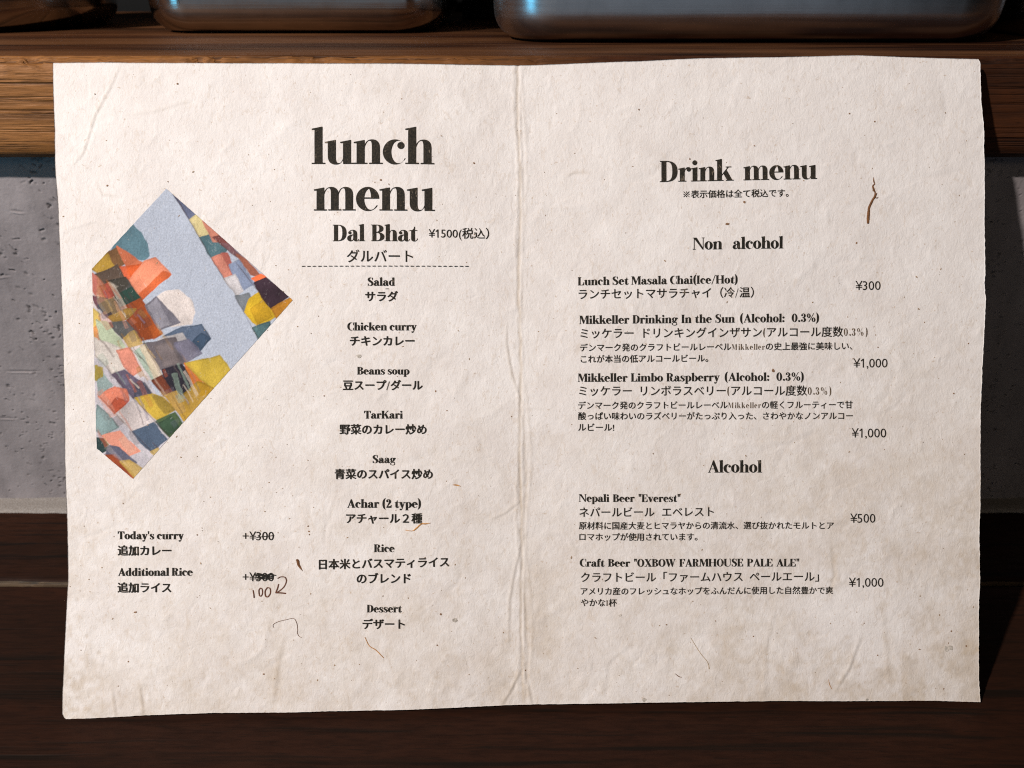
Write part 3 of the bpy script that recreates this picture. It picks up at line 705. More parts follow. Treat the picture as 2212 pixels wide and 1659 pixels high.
G['X'] = (730, [poly((60, C-10), (255, C-10), (670, 10), (475, 10)), poly((100, 10), (125, 10), (610, C-10), (585, C-10)), ser(10, 320, C, -1), ser(500, 700, C, -1), ser(10, 210), ser(400, 730)])
G['0'] = (560, [ring(265, 375, 250, 387, 265, 95, 363)])
G['1'] = (380, [rect(110, 275, 0, C), ser(30, 350), poly((20, 700), (110, 690), (275, C), (255, C+5))])
G['2'] = (520, [ball(120, 590, 80), strip(ell(235, 560, 215, 200, 165, -40), ell(200, 560, 90, 178, 165, -40)), poly((270, 480), (400, 430), (120, 90), (60, 30)), poly((40, 0), (470, 0), (490, 240), (465, 240), (430, 150), (60, 90))])
G['3'] = (530, [ball(110, 610, 70), ball(100, 150, 75), strip(ell(230, 575, 210, 187, 140, -88), ell(200, 575, 90, 165, 140, -88)), strip(ell(230, 195, 240, 207, 88, -160), ell(190, 195, 110, 183, 88, -160)), rect(150, 240, 382, 404, 2)])
G['('] = (330, [strip(bez((300, 860), (120, 760), (50, 600), (50, 340), (50, 90), (120, -70), (300, -170)), bez((300, 835), (230, 750), (215, 600), (215, 340), (215, 90), (230, -60), (300, -145)))])
G[')'] = (330, [strip(bez((10, 860), (190, 760), (260, 600), (260, 340), (260, 90), (190, -70), (10, -170)), bez((10, 835), (80, 750), (95, 600), (95, 340), (95, 90), (80, -60), (10, -145)))])
G['.'] = (240, [ball(115, 82, 86)]); G[':'] = (260, [ball(120, 82, 86), ball(120, 420, 86)])
G["'"] = (190, [poly((50, 780), (150, 780), (115, 500), (85, 500))]); G['"'] = (330, [poly((40, 780), (140, 780), (105, 500), (75, 500)), poly((190, 780), (290, 780), (255, 500), (225, 500))])
G['/'] = (400, [poly((20, -80), (48, -80), (380, 800), (352, 800))])
G['%'] = (850, [ring(190, 560, 165, 200, 190, 62, 180), ring(640, 190, 165, 200, 640, 62, 180), poly((180, -20), (205, -20), (660, 780), (635, 780))])
G[' '] = (230, [])

def serif_glyph(ch):
    adv, prims = G[ch]; V = []; Fc = []; k = 0
    for i, p in enumerate(prims):
        b0 = len(V)
        if p[0] == 'q':
            a_, b_ = p[1], p[2]; n = len(a_)
            V += [(x, y, i) for x, y in a_]+[(x, y, i) for x, y in b_]
            Fc += [(b0+j, b0+j+1, b0+n+j+1, b0+n+j) for j in range(n-1)]
        else:
            V += [(x, y, i) for x, y in p[1]]; Fc.append(tuple(range(b0, b0+len(p[1]))))
    return adv, V, Fc
_sc = {}
def serif(ch):
    if ch not in _sc: _sc[ch] = serif_glyph(ch)
    return _sc[ch]
# gothic and kana/kanji from Blender's own built-in font
def font_mesh(s, off=0.0, res=3):
    c = bpy.data.curves.new('t', 'FONT'); c.body = s; c.offset = off; c.resolution_u = res
    o = bpy.data.objects.new('t', c); COL.objects.link(o)
    me = bpy.data.meshes.new_from_object(o)
    V = [(v_.co.x, v_.co.y, 0) for v_ in me.vertices]; Fc = [tuple(p.vertices) for p in me.polygons]
    bpy.data.objects.remove(o); bpy.data.curves.remove(c); bpy.data.meshes.remove(me)
    return V, Fc
_gc = {}
GOTH = {'※': lambda: (1000, [poly((150, 90), (190, 50), (850, 670), (810, 710)), poly((150, 670), (190, 710), (850, 90), (810, 50)), ball(500, 640, 62), ball(500, 120, 62), ball(220, 380, 62), ball(780, 380, 62)]),
        '1': lambda: (None, [poly((250, 0), (325, 0), (325, GH), (250, GH)), poly((90, GH-150), (130, GH-200), (256, GH-95), (256, GH))])}
def width(s):
    V, _ = font_mesh(s, 0, 1); return max(p[0] for p in V)
EM = width('国国')-width('国')
GH = max(p[1] for p in font_mesh('5')[0])/EM*1000
def gothic(ch, off=0.0):
    if (ch, off) not in _gc and ch in GOTH:
        adv, prims = GOTH[ch](); V = []; Fc = []
        for i, p in enumerate(prims):
            b0 = len(V); V += [(x, y, i) for x, y in p[1]]; Fc.append(tuple(range(b0, b0+len(p[1]))))
        _gc[(ch, off)] = (adv or gothic('0')[0], V, Fc)
    if (ch, off) not in _gc:
        V, Fc = font_mesh(ch, off) if ch not in ' 　' else ([], [])
        if ch == ' ': adv = .5
        elif ord(ch) < 256:
            adv = (width(ch+'|')-width('|'))/EM if ch not in ' ' else .3
            if ch == '¥' or ch.isdigit(): adv = (width('00')-width('0'))/EM
        else: adv = 1.0
        V = [(x/EM*1000, y/EM*1000, 0) for x, y, _z in V]
        _gc[(ch, off)] = (adv*1000, V, Fc)
    return _gc[(ch, off)]
print('em', EM)

HALF = set('0123456789¥+,(')
def text(s, x0, y0, x1, y1, kind='serif', name='menu_text', m=None, bold=None, label=None, track=0, k=1.0, space=None, light='', vs=1.0):
    """lay the string out, fit its ink width to x0..x1 (picture-plane units on the sheet), baseline or ink bottom at y0..y1"""
    if bold is None: bold = {'serif': .38, 'price': .28}.get(kind, .34)
    V = []; Fc = []; cur = 0; lay = 0; LM = []
    for ch in s:
        if kind == 'serif' and ch not in '（':
            adv, gv, gf = serif(ch); sc_ = 1.0
            if ch == ' ' and space: adv = space
        elif kind == 'mixed' and (ch in G and ch != ' '):
            adv, gv, gf = serif(ch); sc_ = .90
        elif ch == '（' and kind == 'serif':
            adv, gv, gf = serif('('); gv = [(x+430, y, z) for x, y, z in gv]; adv = 790; sc_ = 1.0
        else:
            adv, gv, gf = gothic(ch, -.008 if kind == 'price' and ord(ch) < 256 else 0.0); sc_ = 1.0
            if ch == ' ' and space: adv = space
        b0 = len(V)
        sx_ = sc_*.8 if (kind == 'mixed' and sc_ < 1) else sc_
        V += [(cur+x*sx_+(20 if sx_ < sc_ else 0), y*sc_, z) for x, y, z in gv]; Fc += [tuple(i+b0 for i in f) for f in gf]
        LM += [1 if (kind == 'mixed' and ch in G and ch not in ' /') else 0]*len(gf)
        cur += adv*sc_+track
    V = np.array(V, float)
    xa, xb = V[:, 0].min(), V[:, 0].max()
    base = 0.0 if kind in ('serif', 'price') else V[:, 1].min()
    S = (x1-x0)/(xb-xa)
    X = x0+(V[:, 0]-xa)*S; f = (V[:, 0]-xa)/(xb-xa)
    SY = S*vs if not isinstance(vs, tuple) else vs[0]/750.
    Y = (y0*(1-f)+y1*f)-(V[:, 1]-base)*SY
    if bold:
        offs = [(0, 0), (bold, 0), (-bold, 0), (0, bold*.7), (0, -bold*.7)]
        n = len(V); XX = []; YY = []; ZZ = []; FF = []; L2 = []
        for q, (dx, dy) in enumerate(offs):
            XX.append(X+dx); YY.append(Y+dy); ZZ.append(V[:, 2]+q*1.0)
            for f_, lm in zip(Fc, LM):
                if lm == 0 or q == 0: FF.append(tuple(i+q*n for i in f_)); L2.append(lm)
        X = np.concatenate(XX); Y = np.concatenate(YY); Zl = np.concatenate(ZZ); Fc = FF; LM = L2
    else: Zl = V[:, 2]
    P3 = surf(X, Y, LIFT+Zl*2.0e-6)
    me = bpy.data.meshes.new(name); me.from_pydata(P3.tolist(), [], Fc)
    me.materials.append(m or M_ink); me.materials.append(M_light)
    if kind == 'mixed': me.polygons.foreach_set('material_index', np.array(LM, np.int32))
    me.update()
    # face the viewer
    o = link(name, me, None, menu, False)
    if label: o['label'] = label
    return o

HN = 'heading_text'
text('lunch', 674, 354.5, 938, 355.5, name=HN, m=M_head, label='large black lunch heading')
text('menu', 678.7, 455, 939.3, 456.1, name=HN, m=M_head, label='large black menu heading under lunch')
text('Dal Bhat', 719.8, 521.4, 902.4, 521.4, name=HN, m=M_head, space=290)
text('¥1500(税込）', 926.4, 513.5, 1056, 513.5, 'price', 'price_text')
text('ダルバート', 750, 567, 892, 567, 'cjk')
def L_(s, *a, **k): return text(s, *a, 'serif', track=22, **k)
J = dict(bold=.8)
L_('Salad', 795, 617.3, 853, 617.3); text('サラダ', 789.8, 651, 859, 651, 'cjk', **J)
L_('Chicken curry', 750.5, 713.5, 899.7, 713.5); text('チキンカレー', 756.4, 746.4, 895, 746.4, 'cjk', **J)
L_('Beans soup', 771.3, 808.7, 883.9, 808.7); text('豆スープ/ダール', 741.2, 842.6, 912.3, 842.6, 'mixed', **J)
L_('TarKari', 786.7, 903.9, 869.6, 903.9); text('野菜のカレー炒め', 734.1, 938.3, 920.6, 938.3, 'cjk', **J)
L_('Saag', 805.1, 1000.1, 854.1, 1000.1); text('青菜のスパイス炒め', 723.4, 1034.9, 933.9, 1034.9, 'cjk', **J)
L_('Achar (2 type)', 750, 1096.6, 908.5, 1096.6); text('アチャール２種', 748, 1130.9, 911.3, 1130.9, 'cjk', **J)
L_('Rice', 807.7, 1192.3, 851.6, 1192.3); text('日本米とバスマティライス', 689.1, 1230.4, 969.4, 1225, 'cjk', **J)
text('のブレンド', 770.9, 1260, 886.4, 1259.6, 'cjk', **J)
L_('Dessert', 792.4, 1322.6, 867.3, 1322.6); text('デザート', 783.6, 1358.6, 873.7, 1358.6, 'cjk', **J)
L_("Today's curry", 253, 1165.1, 395.7, 1165.1); text('追加カレー', 253, 1200.7, 368.3, 1200.7, 'cjk', **J)
L_('Additional Rice', 253.6, 1244.7, 415, 1243.7); text('追加ライス', 253, 1280.8, 368.3, 1280.8, 'cjk', **J)
text('+¥300', 523.9, 1167.5, 590.5, 1167.5, 'price', 'price_text', label='crossed out 300 yen price')
text('+¥300', 523.9, 1256, 590.5, 1256, 'price', 'price_text', label='scribbled over 300 yen price')
text('Drink menu', 1425.3, 393.2, 1764.3, 386.4, name=HN, m=M_head, space=400, label='black drink menu heading')
text('※表示価格は全て税込です。', 1476, 428.5, 1702.5, 425.5, 'cjk')
text('Non alcohol', 1496.4, 539.2, 1691, 536.5, name=HN, space=660)
text('Alcohol', 1529.6, 1020.7, 1646.3, 1020.7, name=HN)
L_('Lunch Set Masala Chai(Ice/Hot)', 1248.3, 616, 1592.3, 611.9)
text('ランチセットマサラチャイ（冷/温）', 1250, 647, 1627.7, 642.8, 'mixed')
text('¥300', 1848.6, 626.3, 1902.6, 626, 'price', 'price_text')
L_('Mikkeller Drinking In the Sun（Alcohol:  0.3%)', 1251.5, 699.6, 1769.1, 694.8, space=280)
text('ミッケラー ドリンキングインザサン(アルコール度数0.3%)', 1254, 733, 1875, 728.5, 'mixed')
text('デンマーク発のクラフトビールレーベルMikkellerの史上最強に美味しい、', 1253, 759.5, 1842, 755.5, 'mixed')
text('これが本当の低アルコールビール。', 1254.7, 784, 1529.6, 782, 'cjk')
text('¥1,000', 1844.7, 793.8, 1918.6, 793.6, 'price', 'price_text')
L_('Mikkeller Limbo Raspberry（Alcohol:  0.3%)', 1248.3, 824.6, 1736.3, 822, space=280)
text('ミッケラー リンボラスベリー(アルコール度数0.3%)', 1251, 857, 1796.5, 856.2, 'mixed')
text('デンマーク発のクラフトビールレーベルMikkellerの軽くフルーティーで甘', 1249, 884, 1843, 882.5, 'mixed')
text('酸っぱい味わいのラズベリーがたっぷり入った、さわやかなノンアルコー', 1249, 907, 1843, 906.5, 'cjk')
text('ルビール!', 1249, 930.5, 1326, 930.5, 'cjk')
text('¥1,000', 1840.8, 945.1, 1915.4, 945, 'price', 'price_text')
L_('Nepali Beer "Everest"', 1250.9, 1084.3, 1469.5, 1084.3, space=330)
text('ネパールビール  エベレスト', 1252, 1117, 1542.5, 1115.5, 'cjk', space=300)
text('原材料に国産大麦とヒマラヤからの清流水、選び抜かれたモルトとア', 1251, 1144.5, 1801, 1143.5, 'cjk')
text('ロマホップが使用されています。', 1252, 1168.8, 1507, 1168.5, 'cjk')
text('¥500', 1836.7, 1129, 1890.7, 1129, 'price', 'price_text')
L_('Craft Beer "OXBOW FARMHOUSE PALE ALE"', 1253, 1224.8, 1726.7, 1224, space=330)
text('クラフトビール「ファームハウス ペールエール」', 1255.4, 1259, 1769, 1256.5, 'cjk')
text('アメリカ産のフレッシュなホップをふんだんに使用した自然豊かで爽', 1255, 1286.5, 1799.7, 1283.5, 'cjk')
text('やかな1杯', 1255.4, 1311, 1332.5, 1311, 'mixed')
text('¥1,000', 1834, 1267.6, 1908, 1267.4, 'price', 'price_text')

def ribbon(name, chains, m, lift=LIFT, label=None, jitter=0, thick=0.0):
    """pen strokes and fibres lying on the sheet; each chain is a list of (x, y, width)"""
    V = []; Fc = []
    for ci, ch in enumerate(chains):
        q = brush(ch, 7); a_, b_ = q[1], q[2]; n = len(a_)
        if jitter:
            r_ = np.random.default_rng(ci+5); a_ = a_+r_.standard_normal(a_.shape)*jitter; b_ = b_+r_.standard_normal(b_.shape)*jitter
        b0 = len(V)
        if thick:
            c_ = (a_+b_)/2; w3 = np.linalg.norm(a_-b_, axis=1)
            A3 = surf(a_[:, 0], a_[:, 1], lift*.2); B3 = surf(b_[:, 0], b_[:, 1], lift*.2); C3 = surf(c_[:, 0], c_[:, 1], lift)+NRM*(thick*w3/w3.max())[:, None]
            V += A3.tolist()+C3.tolist()+B3.tolist()
            for j in range(n-1): Fc += [(b0+j, b0+j+1, b0+n+j+1, b0+n+j), (b0+n+j, b0+n+j+1, b0+2*n+j+1, b0+2*n+j)]
        else:
            A3 = surf(a_[:, 0], a_[:, 1], lift+ci*4e-6); B3 = surf(b_[:, 0], b_[:, 1], lift+ci*4e-6)
            V += A3.tolist()+B3.tolist(); Fc += [(b0+j, b0+j+1, b0+n+j+1, b0+n+j) for j in range(n-1)]
    me = bpy.data.meshes.new(name); me.from_pydata(V, [], Fc); me.update()
    o = link(name, me, m, menu, bool(thick))
    if label: o['label'] = label
    return o
ribbon('dashed_rule', [[(652+i*11.75, 575.3+.3*math.sin(i), 1.5), (656+i*11.75, 575.2, 1.8), (659.6+i*11.75, 575.3, 1.5)] for i in range(31)], M_ink, jitter=.12)
ribbon('dash_mark', [[(833, 624.3, 1.2), (837, 624, 1.4), (840.5, 624.1, 1.2)]], M_ink)
def z4(*P): return [(215.2+x*.1988, 1122.8+y*.1988, w_) for x, y, w_ in P]
ribbon('pen_stroke', [z4((1700, 196, 1.6), (1760, 186, 1.6), (1830, 180, 1.6), (1892, 172, 1.4))], M_pen if False else M_ink, LIFT+3e-5)
ribbon('pen_scribble', [z4((1682, 598, 3), (1760, 606, 3), (1840, 600, 3), (1915, 606, 2)), z4((1690, 615, 3), (1740, 590, 3), (1800, 612, 3.5), (1850, 592, 3), (1905, 606, 2)),
        z4((1690, 632, 2.5), (1770, 625, 3), (1850, 622, 3), (1890, 612, 2)), z4((1700, 650, 2), (1760, 640, 3), (1830, 645, 3), (1880, 632, 2)), z4((1715, 600, 3), (1750, 640, 3), (1800, 600, 3), (1840, 640, 3))], M_ink, LIFT+3e-5, 'black and brown scribble over the lower price')
M_penb = M_pen
ribbon('handwritten_price', [z4((1664, 766, 2.2), (1672, 810, 2.4), (1676, 850, 2.6)),
        z4((1745, 740, 2.2), (1728, 770, 2.4), (1734, 822, 2.4), (1752, 830, 2.2), (1766, 800, 2.2), (1762, 755, 2.2), (1742, 742, 2)),
        z4((1822, 735, 2.2), (1796, 775, 2.6), (1800, 828, 2.6), (1825, 838, 2.4), (1852, 800, 2.2), (1848, 748, 2.2), (1815, 738, 2))], M_penb, LIFT, 'handwritten 100 in brown pen')
ribbon('handwritten_arrow', [z4((1930, 640, 2), (1965, 622, 2), (2012, 628, 2.2), (2026, 670, 2.2), (2000, 730, 2.2), (1950, 775, 2.2), (1912, 796, 2.2)),
        z4((1942, 700, 2.2), (1928, 750, 2.4), (1910, 795, 2.4)), z4((1908, 796, 2.2), (1960, 796, 2.8), (2022, 802, 3))], M_penb, LIFT, 'hooked arrow drawn in brown pen')
def z5(*P): return [(1384.8+x*.2453, 327.5+y*.2453, w_*.2453) for x, y, w_ in P]
ribbon('plant_fibre', [z5((2045, 228, 3), (2050, 262, 12), (2056, 285, 8), (2042, 302, 14), (2050, 335, 20), (2062, 362, 12), (2058, 395, 16), (2035, 435, 20), (2010, 490, 22), (2004, 540, 26), (2000, 590, 28), (1999, 634, 20)),
        z5((2076, 362, 3), (2066, 382, 8), (2048, 412, 10)), z5((2088, 402, 3), (2072, 408, 8), (2055, 398, 8))], M_fibre, LIFT, 'dark brown forked twig pressed into the paper', .15, .0005)
ribbon('plant_fibre', [z4((1890, 1175, .7), (1885, 1140, .8), (1940, 1108, .9), (2020, 1088, .9), (2105, 1073, .9), (2140, 1125, 1), (2150, 1190, .9), (2148, 1230, .9), (2165, 1265, .8), (2195, 1280, .7))], M_fibre, LIFT, 'thin curled brown thread')
ribbon('plant_fibre', [z4((2132, 435, 3), (2150, 450, 6.5), (2160, 490, 6), (2178, 520, 4.5), (2202, 560, 1))], M_fibre, LIFT, 'short brown bark flake', .25, .0003)
def z3(*P): return [(636.3+x*.2539, 963.8+y*.2539, w_) for x, y, w_ in P]
ribbon('plant_fibre', [z3((940, 715, 1), (1000, 722, 1.5), (1030, 705, 3.2), (1075, 665, 2.8), (1110, 662, 3), (1155, 655, 1))], M_orange, LIFT, 'orange fibre under the rice text', .2, .0003)
ribbon('plant_fibre', [z3((1345, 330, 1), (1375, 332, 3), (1412, 342, 1))], M_orange, LIFT, 'small orange fibre')
ribbon('plant_fibre', [[(788, 1376, 1), (798, 1395, 1.4), (812, 1404, 1.6), (829, 1421, 1.2)]], M_orange, LIFT, 'thin orange fibre below dessert')
ribbon('plant_fibre', [[(1492, 1378, .8), (1512, 1410, 1), (1528, 1430, 1), (1532, 1445, 1.8)]], plain('tan_fibre', (.45, .33, .2)), LIFT, 'long tan fibre near the bottom')
ribbon('plant_fibre', [[(1458, 1455, .8), (1466, 1461, 1.6), (1472, 1463, .8)]], M_fibre, LIFT)
ribbon('plant_fibre', [[(1789, 1467, .8), (1791, 1478, 1.3), (1796, 1488, .8)]], M_orange, LIFT)

def flecks(name, spots, m):
    V = []; Fc = []
    for i, (x, y, r_, el, an) in enumerate(spots):
        n = 7; b0 = len(V); X = []; Y = []
        for k in range(n):
            a_ = 2*math.pi*k/n; q = r_*random.uniform(.6, 1.25); dx = q*math.cos(a_)*el; dy = q*math.sin(a_)
            X.append(x+dx*math.cos(an)-dy*math.sin(an)); Y.append(y+dx*math.sin(an)+dy*math.cos(an))
        V += surf(np.array(X), np.array(Y), LIFT*.9).tolist(); Fc.append(tuple(range(b0, b0+n)))
    me = bpy.data.meshes.new(name); me.from_pydata(V, [], Fc); me.update()
    o = link(name, me, m, menu, False); o['kind'] = 'stuff'; return o
sp = [(291, 1323, 3.2, .7, 1.2), (688, 683, 1.8, .6, 1), (425, 1156, 1.9, .8, 1), (1024, 352, 2.8, .7, 1.5), (823, 390, 2.2, 1, 0), (700, 855, 1.8, .7, 0), (941, 845, 2, .8, 0),
      (965, 887, 1.8, .7, 1), (1607, 437, 3.0, .9, 0), (1571, 484, 4.5, .7, 1), (1850, 525, 2.4, .9, 0), (1490, 343, 2.2, .8, 0), (1884, 364, 1.2, .8, 0), (1671, 800, 3.8, 1, 0), (1898, 750, 1.4, 1, 0),
      (1629, 315, 2.2, .7, 2), (665, 1137, 2.2, .8, 1), (667, 1148, 1.6, 1.5, 0), (668, 1155, 1.5, 1, 0), (1380, 237, 2, .8, 0), (1890, 262, 2.4, .7, 1), (1835, 245, 2, .8, 1), (385, 182, 2.6, .8, 1), (232, 401, 2.4, .7, 1), (362, 392, 1.6, .7, 2),
      (206, 204, 1.6, 1, 0), (570, 1456, 1.8, 1.4, 0), (276, 1430, 1.4, 1, 0), (944, 1394, 2, 1, 0), (952, 1328, 2.6, 1, 0), (1440, 1350, 1.5, 1.6, .5), (1546, 1342, 1.5, 1, 0), (1628, 1375, 1.3, 1.2, 0), (1445, 1502, 1.2, 1, 0), (1895, 1415, 2.2, .8, 0), (1866, 1346, 1.6, .8, 0),
      (2054, 1363, 2.2, .8, 1.4), (2086, 1395, 2.4, .8, 0), (2037, 1487, 2, .8, 0), (2133-40, 742, 1.5, 1, 0), (1998, 696, 1.5, .8, 0), (2062, 850, 2.2, 1, 0), (1995, 955, 1.2, 1, 0), (1105, 900, 1.3, 1, 0), (1135, 1450, 1.6, 1, 0)]
M_f2 = plain('dark_fleck', (.24, .13, .07))
flecks('bark_flecks', sp, M_f2)
sp = []
for k in range(620):
    x = random.uniform(130, 2105); y = random.uniform(150, 1500)
    if 1480 > y > 0 and random.random() > .45+.5*(y/1500): continue
    sp.append((x, y, abs(random.gauss(.45, .32))+.3, random.uniform(.5, 2.4), random.uniform(0, 3)))
flecks('bark_specks', sp, M_fleck)
flecks('grey_flecks', [(982, 1340, 6.5, .7, 1.4), (851, 1311, 3.6, .8, 1.4), (2043, 1401, 5.5, 1.3, -.1), (2052, 1398, 5, 1.6, .3), (1340, 1330, 4, .7, 1.2), (1392, 1512, 5, 1.3, 0), (775, 770, 5, 1.1, 0), (1872, 1510, 4, .8, 1)], M_grey)

